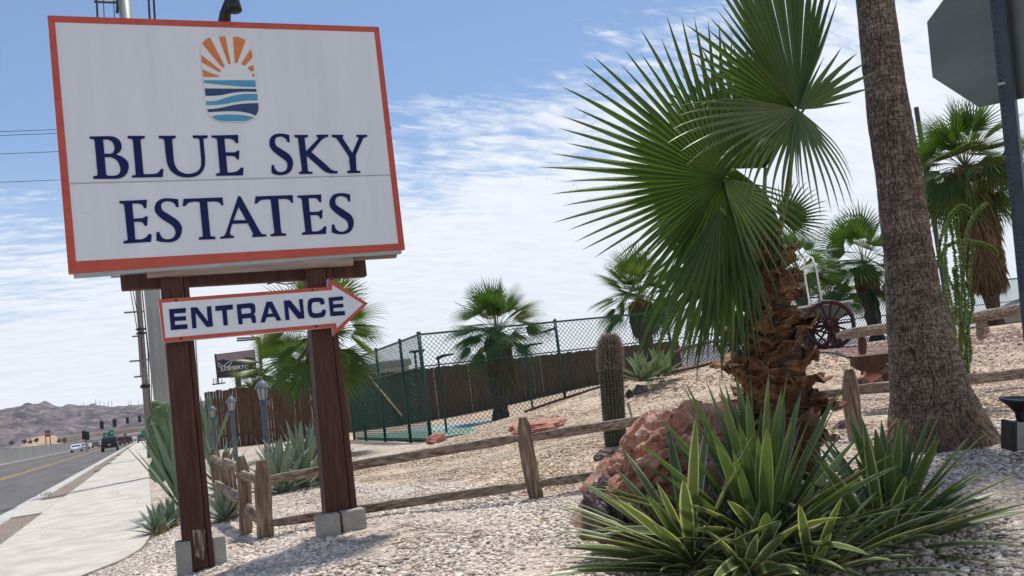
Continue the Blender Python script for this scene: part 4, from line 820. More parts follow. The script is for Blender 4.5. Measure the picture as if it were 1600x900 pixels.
for org, q in [((240, 430), "197,434 412,418 412,480 262,490 266,532 415,522 416,578 270,586 274,636 432,624 436,684 222,702"), ((240, 430), "473,412 556,408 694,590 680,402 735,394 760,654 680,664 536,480 550,676 495,680"),
               ((240, 430), "788,394 1012,374 1014,436 935,446 950,638 895,644 876,450 790,458"), ((240, 430), "1060,374 1220,356 1265,358,s 1295,385,s 1302,450,s 1295,485,s 1275,500 1300,520,s 1312,606 1262,612 1250,560 1235,548,s 1135,555 1140,626 1088,630|1120,428 1215,418 1240,430,s 1245,475,s 1225,487 1126,497"),
               ((400, 430), "134,340 206,336 326,578 264,582 240,530 136,540 114,602 58,606|172,402 214,488 150,496"), ((400, 430), "354,324 438,320 570,480 548,306 598,304 620,552 540,560 412,400 430,570 378,576"),
               ((400, 430), "878,372 826,376 820,350,s 800,342,s 740,346,s 718,362,s 712,410,s 720,465,s 740,485,s 800,484,s 838,470,s 845,442 892,438 890,490,s 865,530,s 800,545,s 730,545,s 685,520,s 665,460,s 660,390,s 670,320,s 710,295,s 780,286,s 840,290,s 870,315,s"),
               ((400, 430), "926,286 1112,268 1118,318 984,330 986,372 1116,364 1120,410 990,420 994,464 1136,456 1140,512 952,524")]:
    glyph([T(z_) for z_ in q.split('|')], org, s5, M['navy'], AY-.002, 'letter', ar)
# lamp on the sign
la = thing('sign_lamp', onY(350, 32, SY+.05), 'black spotlight on a bent arm above the top edge of the sign', 'lamp')
mb = MB(); mb.tube([onY(350, 40, SY+.06), onY(352, 22, SY+.06), onY(358, 0, SY), onY(364, -14, SY-.05)], [.052, .045, .032, .028], 10); mb.build('arm', M['black'], la, smooth=True)
mb = MB(); c0 = onY(363, -12, SY-.08); c1 = onY(367, 16, SY-.10); mb.lathe([(.02, 0), (.035, .03), (.045, .08), (.055, np.linalg.norm(c1-c0)), (.05, np.linalg.norm(c1-c0)+.004)], c0, 16, c1-c0); mb.build('shade', M['black'], la, smooth=True)

# ------------------------------------------------------------------ split rail fence
def wobble_tube(a, b, w_, hgt, mat_, name, parent, n_=14, seed=0, up=(0, 0, 1)):
    a = np.array(a, float); b = np.array(b, float); d = b-a; d /= np.linalg.norm(d); sx = np.cross(d, up); sx /= np.linalg.norm(sx); u = np.cross(sx, d); P = []
    sh = [(-1, -.7), (-.2, -1), (.8, -.8), (1, .1), (.7, .85), (-.1, 1), (-.9, .6)]; r = random.Random(seed); m_ = len(sh)
    for i in range(n_+1):
        t = i/n_; e = .55 if t in (0, 1) else (.85 if i in (1, n_-1) else 1); c = a+(b-a)*t+u*math.sin(t*3.1+seed)*.012+sx*math.sin(t*4+seed)*.012
        for x, y in sh:
            k_ = e*(1+.10*mn.noise(Vector((t*5+seed, x*2, y*2)))+r.uniform(-.035, .035)); P.append(c+sx*x*w_/2*k_+u*y*hgt/2*k_)
    F_ = [(i*m_+k_, i*m_+(k_+1) % m_, (i+1)*m_+(k_+1) % m_, (i+1)*m_+k_) for i in range(n_) for k_ in range(m_)]+[tuple(range(m_))[::-1], tuple(n_*m_+k_ for k_ in range(m_))]
    mb = MB(); mb.add(P, F_); return mb.build(name, mat_, parent)
ff = thing('rail_fence', gnd((3.02, 6.73)), 'weathered split rail fence crossing the gravel behind the sign and boulder', 'fence')
PO = {'a': (405.5, 721, 417, 846, .87, 7.56), 'p1': (375, 714, 387, 836, None, 8.0), 'p2': (353, 706, 361, 806, None, 9.5), 'p3': (334, 702, 343, 796, None, 10.9), 'b': (817, 652, 835, 787, None, 6.73), 'c': (1325, 577, 1342, 700, None, 5.3)}
def fpost(px0, py0, px1, py1, Y, w_, seed, parent=ff, mm_='postwood'):
    tp = onY(px0, py0, Y); bt = onY(px1, py1, Y); d = (tp-bt); bt2 = bt-d*.12
    return wobble_tube(bt2, tp, w_, w_*.9, M[mm_], 'post', parent, 10, seed, up=(0, 1, 0))
fpost(405.5, 720, 418, 846, 7.50, .135, 1); fpost(375, 713, 386, 836, 8.0, .115, 2); fpost(354, 706, 362, 806, 9.5, .115, 3); fpost(335, 702, 343, 796, 10.9, .12, 4)
fpost(818, 652, 836, 787, 6.73, .125, 5); fpost(1326, 577, 1343, 700, 5.3, .125, 6)
def rail(p0, Y0, p1, Y1, hgt=.085, seed=0, w_=.07, mm_='railwood', parent=ff): return wobble_tube(onY(*p0, Y0), onY(*p1, Y1), w_, hgt, M[mm_], 'rail', parent, 16, seed)
rail((404, 750), 7.5, (822, 685), 6.72, .085, 11); rail((408, 819), 7.5, (828, 760), 6.72, .080, 12)
rail((810, 688), 6.78, (1330, 610), 5.3, .085, 13); rail((830, 759), 6.74, (1338, 690), 5.3, .085, 14)
q3 = onY(1600, 583, 4.85); rail((1322, 612), 5.34, (1640, 577), 4.75, .095, 15); rail((1330, 695), 5.34, (1640, 662), 4.75, .085, 16)
rail((372, 738), 8.02, (412, 752), 7.5, .085, 17, mm_='railwoody'); rail((382, 790), 8.02, (412, 815), 7.5, .11, 18, mm_='railwoody')
rail((349, 722), 9.55, (382, 735), 8.0, .10, 19, mm_='railwoody'); rail((350, 765), 9.55, (384, 785), 8.0, .11, 20, mm_='railwoody')
rail((332, 716), 10.95, (358, 727), 9.5, .085, 21, mm_='railwoody'); rail((336, 754), 10.95, (358, 768), 9.5, .09, 22, mm_='railwoody')
# second fence on the mound
f2 = thing('rail_fence', onY(1345, 545, 9), 'thick log rail fence higher on the mound behind the big palm trunk', 'fence')
def logr(p0, d0, p1, d1, r_, seed, nm='rail'):
    a = at(*p0, d0); b = at(*p1, d1); return wobble_tube(a, b, r_*2, r_*2, M['railwood'], nm, f2, 12, seed)
logr((1308, 524), 10.5, (1420, 511), 9.8, .065, 31); logr((1490, 505), 9.6, (1660, 472), 9.0, .065, 32)
fp_ = at(1343, 524, 10.3); fb_ = at(1351, 556, 10.3); wobble_tube(fb_, fp_, .09, .09, M['redwood'], 'post', f2, 6, 33, up=(0, 1, 0))
fp_ = at(1530, 502, 9.4); fb_ = at(1536, 530, 9.4); wobble_tube(fb_, fp_, .12, .12, M['railwood'], 'post', f2, 6, 34, up=(0, 1, 0))
# wooden planter front with stones beside trunk
pl = thing('timber_edging', at(1365, 590, 9.0), 'dark timber arch with stones in it left of the big palm trunk', 'timber')
arc = [(1335, 558), (1400, 551), (1400, 563)]+[(1400-30*math.cos(t)*1.0, 590-26*math.sin(t)) for t in np.linspace(1.57, .25, 8)]+[(1346, 580), (1336, 574)]
mb = MB(); mb.prism([at(*q, 8.6) for q in arc], tuple(V(CF)*.12)); mb.build('arch_board', M['redwood'], pl)
mb = MB(); mb.prism([at(*q, 8.95) for q in ((1345, 560), (1400, 555), (1402, 600), (1350, 600))], tuple(V(CF)*.05)); mb.build('back_board', M['redwood'], pl)

# ------------------------------------------------------------------ rocks
def rock(name, c, rad, mat_, label, R=None, sub=4, amp=.25, seed=0, facet=.5, group=None, blocks=0):
    bm = bmesh.new(); bmesh.ops.create_icosphere(bm, subdivisions=sub, radius=1)
    c = np.array(c, float); R = np.eye(3) if R is None else np.array(R); r = random.Random(seed)
    planes = [(Vector([r.gauss(0, 1) for _ in range(3)]).normalized(), r.uniform(.62, .95)) for _ in range(16)]
    for v in bm.verts:
        p = v.co.copy()
        for n_, d in planes:
            k_ = p.dot(n_)-d
            if k_ > 0: p -= n_*k_*facet*1.6 if facet < .62 else n_*k_
        f = 1+amp*mn.fractal(p*1.6+Vector((seed, 0, 0)), 1, 2, 5)+amp*.45*(abs(mn.noise(p*4.5+Vector((0, seed, 0))))*-2+.5)
        if blocks:
            dd, pp = mn.voronoi(p*blocks+Vector((seed*1.7, 0, 0))); f += .15*(mn.cell(pp[0]*5.3)-.5)-.05*max(0, 1-(dd[1]-dd[0])/.10)
            dd, pp = mn.voronoi(p*blocks*2.3+Vector((seed*3.1, 4, 0))); f += .035*(mn.cell(pp[0]*5.3)-.5)
        p = p*f; q = R@(np.array(p[:])*np.array(rad)); v.co = Vector(q)
    me = bpy.data.meshes.new(name); bm.to_mesh(me); bm.free(); me.materials.append(mat_)
    o = bpy.data.objects.new(name, me); COL.objects.link(o); o.location = V(c); tag(o, label, 'rock', group); return o
Rt = np.array([CR, CF, CU]).T        # columns: right, forward, up
def tilt(a): return Rt@np.array([[math.cos(a), 0, -math.sin(a)], [0, 1, 0], [math.sin(a), 0, math.cos(a)]])
rock('boulder', at(1030, 735, 4.75), (.60, .42, .33), M['rockred'], 'large cracked red brown boulder leaning behind the spiky yucca', tilt(RAD(42)), 6, .13, 3, .7, None, 2.0)
rock('boulder', at(948, 800, 4.62), (.20, .24, .20), M['rockdark'], 'dark purplish rock at the lower left foot of the large boulder', tilt(.5), 5, .18, 11, .7, None, 1.8)
rock('boulder', at(1095, 662, 4.9), (.24, .2, .12), M['rockred'], 'reddish rock on top of the large boulder beside the palm', tilt(.1), 5, .2, 21, .7, None, 1.8)
q = hit(846, 672, 6); rock('flat_rock', q+np.array([0, 0, .05]), (.62, .4, .14), M['rockpink'], 'flat pink rock on the mound edge by the tennis court', None, 4, .2, 5, .7)
q = onZ(683, 694, .14); rock('round_rock', q+np.array([0, 0, .12]), (.32, .3, .22), M['rockpink'], 'rounded pink rock at the foot of the court corner pole', None, 4, .2, 6, .7)
for i, (px, py, s, lb) in enumerate([(938, 718, .07, 'leftmost dark stone in the small heap behind the rail fence'), (948, 712, .085, 'top dark stone in the small heap behind the rail fence'), (955, 722, .06, 'right dark stone in the small heap behind the rail fence'), (945, 724, .05, 'lowest dark stone in the small heap behind the rail fence'),
        (1000, 614, .15, 'dark purple rock beside the small spotlight on the mound'), (1302, 692, .07, 'dark stone left of the wooden post by the palm'), (1318, 671, .08, 'grey stone lying just left of the split rail post'), (1363, 592, .10, 'pinkish stone inside the timber arch'), (1378, 580, .09, 'upper stone inside the timber arch'), (1350, 600, .08, 'small grey stone at left foot of the timber arch'), (1372, 600, .07, 'lower stone inside the timber arch')]):
    q = hit(px, py, 3) if i not in (7, 8, 9, 10) else at(px, py, 8.75)
    rock('stone', q+np.array([0, 0, s*.3]), (s*1.2, s, s*.8), M['rockdark'] if i != 7 else M['rockpink'], lb, None, 3, .25, 50+i, .7)
q = onZ(1400, 885, .45)
# ------------------------------------------------------------------ plants: blades
def blades(name, parent, mat_, specs, ns=8, fold=.25, lab=None):
    # specs: (base, dir, length, width, gravity, twist, profile)
    Vv, Fv, UV = [], [], []; off = 0
    for (b0, d0, ln, wd, g, tw, prof) in specs:
        p_ = np.array(b0, float); d = np.array(d0, float); d /= np.linalg.norm(d)
        up = np.array([0, 0, 1.]); sx = np.cross(d, up)
        if np.linalg.norm(sx) < .05: sx = np.array([1., 0, 0])
        sx /= np.linalg.norm(sx); c, s = math.cos(tw), math.sin(tw); nn = np.cross(sx, d); sx = sx*c+nn*s
        ds = ln/ns
        for i in range(ns+1):
            t = i/ns
            if prof == 'y': wv = wd*(.42+.58*math.sin(min(1, t/.45)*math.pi/2))*(1-max(0, (t-.45)/.55)**2.2) if t < 1 else .0
            elif prof == 'a': wv = wd*(.75+.25*math.sin(min(1, t/.4)*math.pi/2))*(1-max(0, (t-.35)/.65)**1.6) if t < 1 else 0
            else: wv = wd*(1-t)
            nrm = np.cross(sx, d); nrm /= np.linalg.norm(nrm)
            Vv += [p_-sx*wv/2+nrm*fold*wv*.5, p_-sx*wv*.22+nrm*fold*wv*.1, p_, p_+sx*wv*.22+nrm*fold*wv*.1, p_+sx*wv/2+nrm*fold*wv*.5]
            UV += [(0, t), (.28, t), (.5, t), (.72, t), (1, t)]
            if i < ns:
                o = off+i*5; Fv += [(o+k_, o+k_+1, o+6+k_, o+5+k_) for k_ in range(4)]
            p_ = p_+d*ds; d = d+np.array([0, 0, -g])*ds/ln*(t*1.6+.2); d /= np.linalg.norm(d); sx = sx-d*(sx@d); sx /= np.linalg.norm(sx)
        off += (ns+1)*5
    mb = MB(); mb.v = [tuple(q) for q in Vv]; mb.f = Fv; mb.m = [0]*len(Fv); mb.uv = UV
    return mb.build(name, mat_, parent, smooth=True)
def rosette(base, n_, ln, wd, el=(10, 88), lean=(0, 0, 0), g=.25, prof='y', jit=.12, seed=0, twist=.3):
    r = random.Random(seed); S_ = []
    for i in range(n_):
        t = (i+.5)/n_; az = i*2.39996+r.uniform(-.2, .2); e = RAD(el[0]+(el[1]-el[0])*t**.85+r.uniform(-5, 5))
        d = np.array([math.cos(az)*math.cos(e), math.sin(az)*math.cos(e), math.sin(e)])+np.array(lean)
        l_ = ln*(.72+.28*math.sin(t*math.pi*.6+.6))*(1+r.uniform(-jit, jit)); b = np.array(base)+d*.05+np.array([0, 0, .14*t*ln])
        S_.append((b, d, l_, wd*(1+r.uniform(-.2, .2)), g*(1.25-t)*(1+r.uniform(-.3, .5)), r.uniform(-twist, twist), prof))
    return S_
yg = gnd(at(1190, 930, 4.0))
yu = thing('yucca', yg, 'large spiky yucca clump with yellow edged leaves in the front right', 'yucca')
b1 = at(1195, 862, 4.1)
blades('rosette', yu, M['yucca'], rosette(b1-np.array([0, 0, .06]), 76, .77, .058, (22, 88), (0, 0, 0), .12, seed=1, jit=.16), 9, .3)
blades('rosette', yu, M['yuccavar'], rosette(b1-np.array([0, 0, .07]), 62, .80, .056, (-12, 34), tuple(-CR*.10-CF*.15), .42, seed=11, jit=.22, twist=.8), 10, .22)
b2 = at(1085, 900, 4.0); blades('rosette', yu, M['yuccavar'], rosette(b2, 60, .66, .056, (-4, 46), tuple(-CR*.6), .26, seed=2, jit=.2), 9)
b5 = at(1400, 850, 4.35); blades('rosette', yu, M['yucca'], rosette(b5, 50, .60, .060, (8, 76), tuple(CR*.16), .12, seed=5, jit=.18), 9, .3)
b3 = at(1385, 880, 4.15); blades('rosette', yu, M['yuccavar'], rosette(b3, 60, .66, .056, (-6, 44), tuple(CR*.5), .32, seed=3, jit=.2, twist=.7), 9)
b6 = at(1275, 925, 3.85); blades('rosette', yu, M['yuccavar'], rosette(b6, 56, .60, .056, (-8, 44), tuple(CR*.2), .5, seed=6, jit=.2, twist=.8), 9)
b4 = at(1170, 915, 3.75); blades('rosette', yu, M['yuccavar'], rosette(b4, 36, .30, .066, (-5, 70), (0, 0, 0), .9, prof='a', seed=4, twist=.9, jit=.25), 8)
mb = MB(); mb.tube([gnd(b1)-np.array([0, 0, .05]), b1+np.array([0, 0, .1])], [.10, .07], 8, jit=.2); mb.build('stem', M['darkbark'], yu)

def agave(px, py, d, n_, ln, wd, mat_, lb, cat='agave', el=(15, 85), g=.15, seed=0, lean=(0, 0, 0), grp=None, prof='a', name='agave'):
    p_ = at(px, py, d); p_ = gnd(p_); r = thing(name, p_, lb, cat, grp)
    blades('rosette', r, M[mat_], rosette(p_+np.array([0, 0, -.02]), n_, ln, wd, el, lean, g, prof, seed=seed), 8, .35)
    mb = MB(); mb.lathe([(.06, -.08), (.07, .02), (.04, .12)], p_, 8); mb.build('stem', M['darkbark'], r)
    return r
agave(284, 775, 12.0, 24, 1.28, .12, 'agave', 'tall blue green agave rising behind the left sign post', el=(62, 88), seed=21, g=.15, lean=(-.14, 0, 0))
agave(243, 792, 10.6, 26, .35, .075, 'agavedark', 'dark rosette agave at the pavement edge left of the sign post', seed=22, el=(2, 80))
agave(264, 785, 11.0, 30, .38, .09, 'agavedark', 'dark agave touching the left side of the sign post', seed=23, el=(5, 80))
agave(352, 815, 8.7, 36, .36, .055, 'agavedark', 'small agave among dead leaves under the back run of rail fence', seed=24, el=(0, 75))
agave(322, 660, 24, 30, 1.8, .13, 'agave', 'tall sword leaved plant behind the first lamp posts', seed=25, el=(60, 89), prof='y', g=.08)
agave(345, 735, 13.2, 18, .85, .11, 'agave', 'wide leaved agave between the fence and the lamp posts', seed=26, el=(15, 80))
agave(440, 768, 11.3, 40, .72, .085, 'agavedark', 'grey green agave clump right of the nearest lamp post', seed=27, el=(8, 86))
agave(475, 752, 11.9, 46, .88, .085, 'agavedark', 'biggest agave behind the upper rail left of the right sign post', seed=28, el=(10, 86))
agave(500, 745, 12.6, 40, .80, .085, 'agavedark', 'agave partly hidden by the right sign post', seed=29, el=(10, 84))
p_ = onY(1012, 598, 12.6)
def pale(px, py, Y, n_, ln, sd, lb):
    p_ = onY(px, py, Y); r = thing('agave', p_, lb, 'agave'); blades('rosette', r, M['agavepale'], rosette(p_, n_, ln, .15, (5, 78), (0, 0, 0), .1, 'a', seed=sd), 8, .3); return r
pale(1005, 598, 12.6, 22, .52, 31, 'pale green agave on the mound crest right of the column cactus'); pale(1035, 590, 12.8, 18, .50, 32, 'second pale agave touching the right side of the first on the crest')
# prickly pear
pp = thing('prickly_pear', gnd(at(250, 760, 13)), 'prickly pear cactus with round pads above the tall agave', 'cactus')
def pad(c, rx, rz, th, rot, yaw):
    mb = MB(); n_ = 14; P = []; 
    for j in range(7):
        a = -math.pi/2+math.pi*j/6
        for k_ in range(n_):
            t = 2*math.pi*k_/n_; x, z = rx*math.cos(t)*math.cos(a), rz*math.sin(t)*math.cos(a); y = th*math.sin(a)
            x, z = x*math.cos(rot)-z*math.sin(rot), x*math.sin(rot)+z*math.cos(rot); P.append(np.array([x*math.cos(yaw)-y*math.sin(yaw), x*math.sin(yaw)+y*math.cos(yaw), z])+c)
    mb.add(P, [(j*n_+k_, j*n_+(k_+1) % n_, (j+1)*n_+(k_+1) % n_, (j+1)*n_+k_) for j in range(6) for k_ in range(n_)]); return mb.build('pad', M['pear'], pp, smooth=True)
for px, py, s, ro in ((244, 638, .13, .2), (240, 657, .13, -.5), (251, 650, .16, .3), (243, 672, .13, .6), (256, 668, .17, 0), (250, 690, .18, .2), (240, 690, .14, -.6), (252, 715, .18, 0), (248, 735, .2, .1), (258, 640, .13, -.3)): pad(at(px, py, 13.0+random.uniform(-.2, .2)), s*.8, s, .03, ro, random.uniform(-.4, .8))
# column cactus
cb = hit(962, 693, 6); cb = onY(962, 695, 7.5); ct_ = onY(951, 521, 7.5)
cc = thing('column_cactus', cb, 'stout ribbed column cactus with pinkish spiny top on the mound', 'cactus')
d = ct_-cb; nr = 22; P = []; nl = 60; rad0 = .116
for j in range(nl+1):
    t = j/nl; c = cb-d*.06+d*1.06*t; rr = rad0*(.92+.12*math.sin(t*2.6)) * (1 if t < .88 else math.sqrt(max(0.004, 1-((t-.88)/.12)**2)))
    for k_ in range(nr*2):
        a = math.pi*k_/nr; q = rr*(1.0 if k_ % 2 else .86); P.append(c+np.array([math.cos(a)*q, math.sin(a)*q, 0]))
m_ = nr*2; mb = MB(); mb.add(P, [(j*m_+k_, j*m_+(k_+1) % m_, (j+1)*m_+(k_+1) % m_, (j+1)*m_+k_) for j in range(nl) for k_ in range(m_)]+[tuple(nl*m_+k_ for k_ in range(m_))]); mb.build('trunk', M['cactus'], cc)
mb = MB()
for k_ in range(nr):
    a = 2*math.pi*(k_+.5)/nr
    for j in range(46):
        t = .02+j/46*.98; c = cb+d*t; dens = 1 if t > .62 else .5
        rr = rad0*(.92+.12*math.sin(t*2.6))*(1 if t < .88 else math.sqrt(max(.004, 1-((t-.88)/.12)**2)))
        for s_ in range(12 if t > .66 else 4):
            o = np.array([math.cos(a), math.sin(a), 0]); p0 = c+o*rr; dd = o+rs.randn(3)*.75+np.array([0, 0, .5 if t > .9 else 0]); dd /= np.linalg.norm(dd); e = p0+dd*(.040 if t > .66 else .022); sx = np.cross(dd, rs.randn(3)); sx /= np.linalg.norm(sx)
            mb.add([p0-sx*.0024, p0+sx*.0024, e], [(0, 1, 2)])
mb.build('spines', M['spine'], cc)

# ------------------------------------------------------------------ fan leaves
ZD = np.array([0, 0, -1.])
def fan(hub, axis, nrm, R, half, nseg, split=.5, grav=.5, steps=9, pleat=.35, seed=0, lenf=None, tiltback=0, drape=0, wscale=1.0, thread=0):
    r = np.random.RandomState(seed); axis = np.array(axis, float); axis /= np.linalg.norm(axis); nrm = np.array(nrm, float); nrm -= axis*(nrm@axis); nrm /= np.linalg.norm(nrm); b = np.cross(nrm, axis)
    ph = np.linspace(-half, half, nseg)+r.randn(nseg)*.004; dphi = 2*half/(nseg-1)
    d = np.cos(ph)[:, None]*axis+np.sin(ph)[:, None]*b; d = d+nrm[None]*tiltback; d /= np.linalg.norm(d, axis=1)[:, None]
    sx = -np.sin(ph)[:, None]*axis+np.cos(ph)[:, None]*b
    Rl = R*(1-.28*(abs(ph)/max(half, .01))**2.2)*(1+r.randn(nseg)*.05)
    if lenf is not None: Rl = Rl*np.array([lenf(q) for q in ph])
    sp = split*(1-.25*(abs(ph)/max(half, .01))**2)
    gi = grav*(1+r.randn(nseg)*.18); lat = r.randn(nseg, 3)*.11
    P = np.repeat(np.array(hub, float)[None], nseg, 0); V_ = []; U_ = []; hw_s = Rl*sp*math.tan(dphi/2)*1.02*wscale
    for i in range(steps+1):
        t = i/steps; rr = Rl*t
        hw = np.where(t <= sp, rr*math.tan(dphi/2)*1.02*wscale+.0015, hw_s*np.clip(1-((t-sp)/(1-sp)), 0, 1)**.8*(1-.0*t))
        nn = np.cross(sx, d); nn /= np.linalg.norm(nn, axis=1)[:, None]; nn *= np.sign(nn@nrm)[:, None]+1e-9
        V_.append(np.stack([P-sx*hw[:, None], P+nn*(hw*pleat)[:, None], P+sx*hw[:, None]], 1)); U_.append(np.stack([np.c_[np.zeros(nseg), np.full(nseg, t)], np.c_[np.full(nseg, .5), np.full(nseg, t)], np.c_[np.ones(nseg), np.full(nseg, t)]], 1))
        if i == steps: break
        ds = Rl/steps; P = P+d*ds[:, None]; k_ = np.clip((t-sp*.75)/(1-sp*.75), 0, 1)**1.1
        d = d+(ZD[None]*(gi*k_/steps*3.2+drape/steps)[:, None])+lat*(k_/steps*2)[:, None]; d /= np.linalg.norm(d, axis=1)[:, None]; sx = sx-d*np.sum(sx*d, 1)[:, None]; sx /= np.linalg.norm(sx, axis=1)[:, None]
    V_ = np.stack(V_, 1).reshape(-1, 3); U_ = np.stack(U_, 1).reshape(-1, 2); F_ = []
    for s in range(nseg):
        o = s*(steps+1)*3
        for i in range(steps):
            q = o+i*3; F_ += [(q, q+1, q+4, q+3), (q+1, q+2, q+5, q+4)]
    return V_, F_, U_
def add_leaf(name, mat_, parent, **k):
    th = k.pop('threads', 0); V_, F_, U_ = fan(**k); mb = MB(); mb.v = [tuple(q) for q in V_]; mb.f = list(F_); mb.m = [0]*len(F_); mb.uv = [tuple(q) for q in U_]
    r = np.random.RandomState(k.get('seed', 0)+5); st = k.get('steps', 9)
    for i in range(th):      # curling pale threads between the segments
        sgi = r.randint(0, k['nseg']); j = r.randint(int(st*.55), st); p_ = V_[sgi*(st+1)*3+j*3]; o = len(mb.v); dd = r.randn(3)*.5+ZD*.2; dd /= np.linalg.norm(dd); q = [p_]
        for z_ in range(5): q.append(q[-1]+dd*.028); dd = dd+r.randn(3)*.5+ZD*.15; dd /= np.linalg.norm(dd)
        for z_ in range(5):
            w_ = np.array([.0009, .0009, .0]); n0 = len(mb.v); mb.v += [tuple(q[z_]-w_), tuple(q[z_]+w_), tuple(q[z_+1]+w_), tuple(q[z_+1]-w_)]; mb.f.append((n0, n0+1, n0+2, n0+3)); mb.m.append(1); mb.uv += [(0, 0)]*4
    return mb.build(name, [mat_, M['deadfrond']] if th else mat_, parent, smooth=False)
# --- the near palm with leaf-base trunk
BD = 5.45
bp_base = gnd(at(1222, 705, BD)); bp = thing('fan_palm', bp_base, 'young fan palm with huge green leaves and a shaggy brown leaf base trunk', 'palm tree')
Ybp = bp_base[1]
cl_px = [(1222, 712), (1216, 640), (1207, 560), (1200, 480), (1195, 420), (1190, 360)]
cl3 = [onY(*q, Ybp) for q in cl_px]; crad = [.235, .225, .185, .150, .120, .07]
mb = MB(); mb.tube([cl3[0]-np.array([0, 0, .15])]+cl3, [.25]+crad, 16, jit=.15); mb.build('trunk', M['fibre'], bp)
def cpos(t):
    s = t*(len(cl3)-1); i = min(int(s), len(cl3)-2); f = s-i; return cl3[i]*(1-f)+cl3[i+1]*f, crad[i]*(1-f)+crad[i+1]*f
def boot(t, az, seed):
    r = random.Random(seed); c, rd = cpos(t); o = np.array([math.cos(az), math.sin(az), 0]); sx = np.array([-math.sin(az), math.cos(az), 0]); big = 1.25-.5*t
    p_ = c+o*rd*.75; ln = r.uniform(.16, .27)*big; wd = r.uniform(.19, .28)*big
    el = RAD(r.uniform(15, 62)+t*16); d = o*math.cos(el)+np.array([0, 0, math.sin(el)]); P = []; UVb = []; ns = 9; curl = r.uniform(-2.8, 1.6) if t < .75 else r.uniform(-.6, .6); tw = r.uniform(-.8, .8)
    for i in range(ns+1):
        u = i/ns; wv = wd*(1.25-1.0*u**1.1)*(1+r.uniform(-.16, .16)); nn = np.cross(sx, d); nn /= np.linalg.norm(nn); cup = .38*(1-u*.4)
        for k_, xx in enumerate((-1, -.55, 0, .55, 1)): P.append(p_+sx*xx*wv/2-nn*cup*wv*(.6 if u < .6 else -.5)*(xx*xx)+rs.randn(3)*.006)
        P += []
        p_ = p_+d*ln/ns; d = d+(np.array([0, 0, curl])+o*.25)*(u*1.1/ns); d /= np.linalg.norm(d); a = tw*.9/ns; sx = sx*math.cos(a)+np.cross(d, sx)*math.sin(a)+rs.randn(3)*.015; sx -= d*(sx@d); sx /= np.linalg.norm(sx)
    nv = len(P); P2 = []
    for i in range(ns+1):
        for k_ in range(5): P2.append(P[i*5+k_])
    mb = MB(); mb.add(P2, [(i*5+k_, i*5+k_+1, i*5+6+k_, i*5+5+k_) for i in range(ns) for k_ in range(4)])
    ob = mb.build('leaf_base', M['boot'], bp, smooth=False); sm = ob.modifiers.new('solid', 'SOLIDIFY'); sm.thickness = .007; sm.offset = 0
nb = 98
for i in range(nb): t = (i/nb)**1.0*.86+.0; boot(t, i*2.39996+random.uniform(-.3, .3), 100+i)
def px_dir(ang): a = RAD(ang); return CR*math.cos(a)+CU*math.sin(a)
def petiole(a, b, r0, r1, parent, bendv=(0, 0, .08)):
    a = np.array(a); b = np.array(b); m_ = (a+b)/2+np.array(bendv); mb = MB()
    mb.tube([a, a*.56+m_*.5-b*.06, m_, b*.56+m_*.5-a*.06, b], [r0, r0*.85, (r0+r1)/2, r1*1.1, r1], 7); return mb.build('leaf_stalk', M['petiole'], parent, smooth=True)
top = onY(1198, 440, Ybp)
h1 = at(1130, 281, 5.05)
def L1(q):     # q=0 on axis, + towards counter-clockwise
    a = 172+math.degrees(q); return 1.0
add_leaf('leaf', M['frond'], bp, hub=h1, axis=px_dir(146)+CF*.06, nrm=-CF+CU*.12-CR*.06, R=1.0, half=RAD(92), nseg=42, split=.50, grav=.10, steps=12, pleat=.85, seed=3, lenf=lambda q: 1.06, threads=160)
add_leaf('leaf', M['frond'], bp, hub=h1+CF*.01, axis=px_dir(255)+CF*.05, nrm=-CF+CU*.1, R=1.02, half=RAD(42), nseg=18, split=.42, grav=.75, steps=12, pleat=.85, seed=4, lenf=lambda q: 1.15, threads=60)
add_leaf('leaf', M['frondpale'], bp, hub=h1-CF*.02, axis=px_dir(318), nrm=-CF, R=.62, half=RAD(32), nseg=13, split=.35, grav=.9, steps=10, pleat=.85, seed=5, lenf=lambda q: 1.2)
petiole(top, h1+CF*.02, .024, .012, bp)
h2 = at(1247, 171, 4.95)
add_leaf('leaf', M['frond'], bp, hub=h2, axis=px_dir(99)+CF*.12, nrm=-CF+CR*.35, R=1.05, half=RAD(34), nseg=19, split=.72, grav=.02, steps=12, pleat=.9, seed=6, lenf=lambda q: 1.08, threads=30)
add_leaf('leaf', M['frondpale'], bp, hub=h2, axis=px_dir(36)-CF*.35, nrm=-CF, R=.46, half=RAD(30), nseg=7, split=.5, grav=.10, steps=10, pleat=.8, seed=7, lenf=lambda q: 1.0)
add_leaf('leaf', M['frondpale'], bp, hub=h2, axis=px_dir(285)-CF*.35, nrm=-CF+CR*.3, R=.70, half=RAD(32), nseg=12, split=.36, grav=2.4, steps=12, pleat=.9, seed=8, lenf=lambda q: 1.0, threads=40)
add_leaf('leaf', M['frondpale'], bp, hub=h2, axis=px_dir(238)-CF*.35, nrm=-CF, R=.74, half=RAD(24), nseg=9, split=.38, grav=1.8, steps=12, pleat=.9, seed=18, lenf=lambda q: 1.0, threads=20)
add_leaf('leaf', M['frondpale'], bp, hub=h2, axis=px_dir(196)-CF*.45, nrm=-CF+CU*.3, R=.90, half=RAD(22), nseg=10, split=.42, grav=.40, steps=12, pleat=.9, seed=9, lenf=lambda q: 1.0, threads=90)
add_leaf('leaf', M['frond'], bp, hub=h2+CF*.03, axis=px_dir(146)-CF*.2, nrm=-CF+CR*.2, R=.80, half=RAD(22), nseg=11, split=.6, grav=.06, steps=10, pleat=.9, seed=19, threads=30)
hb_ = at(1196, 262, 5.5)
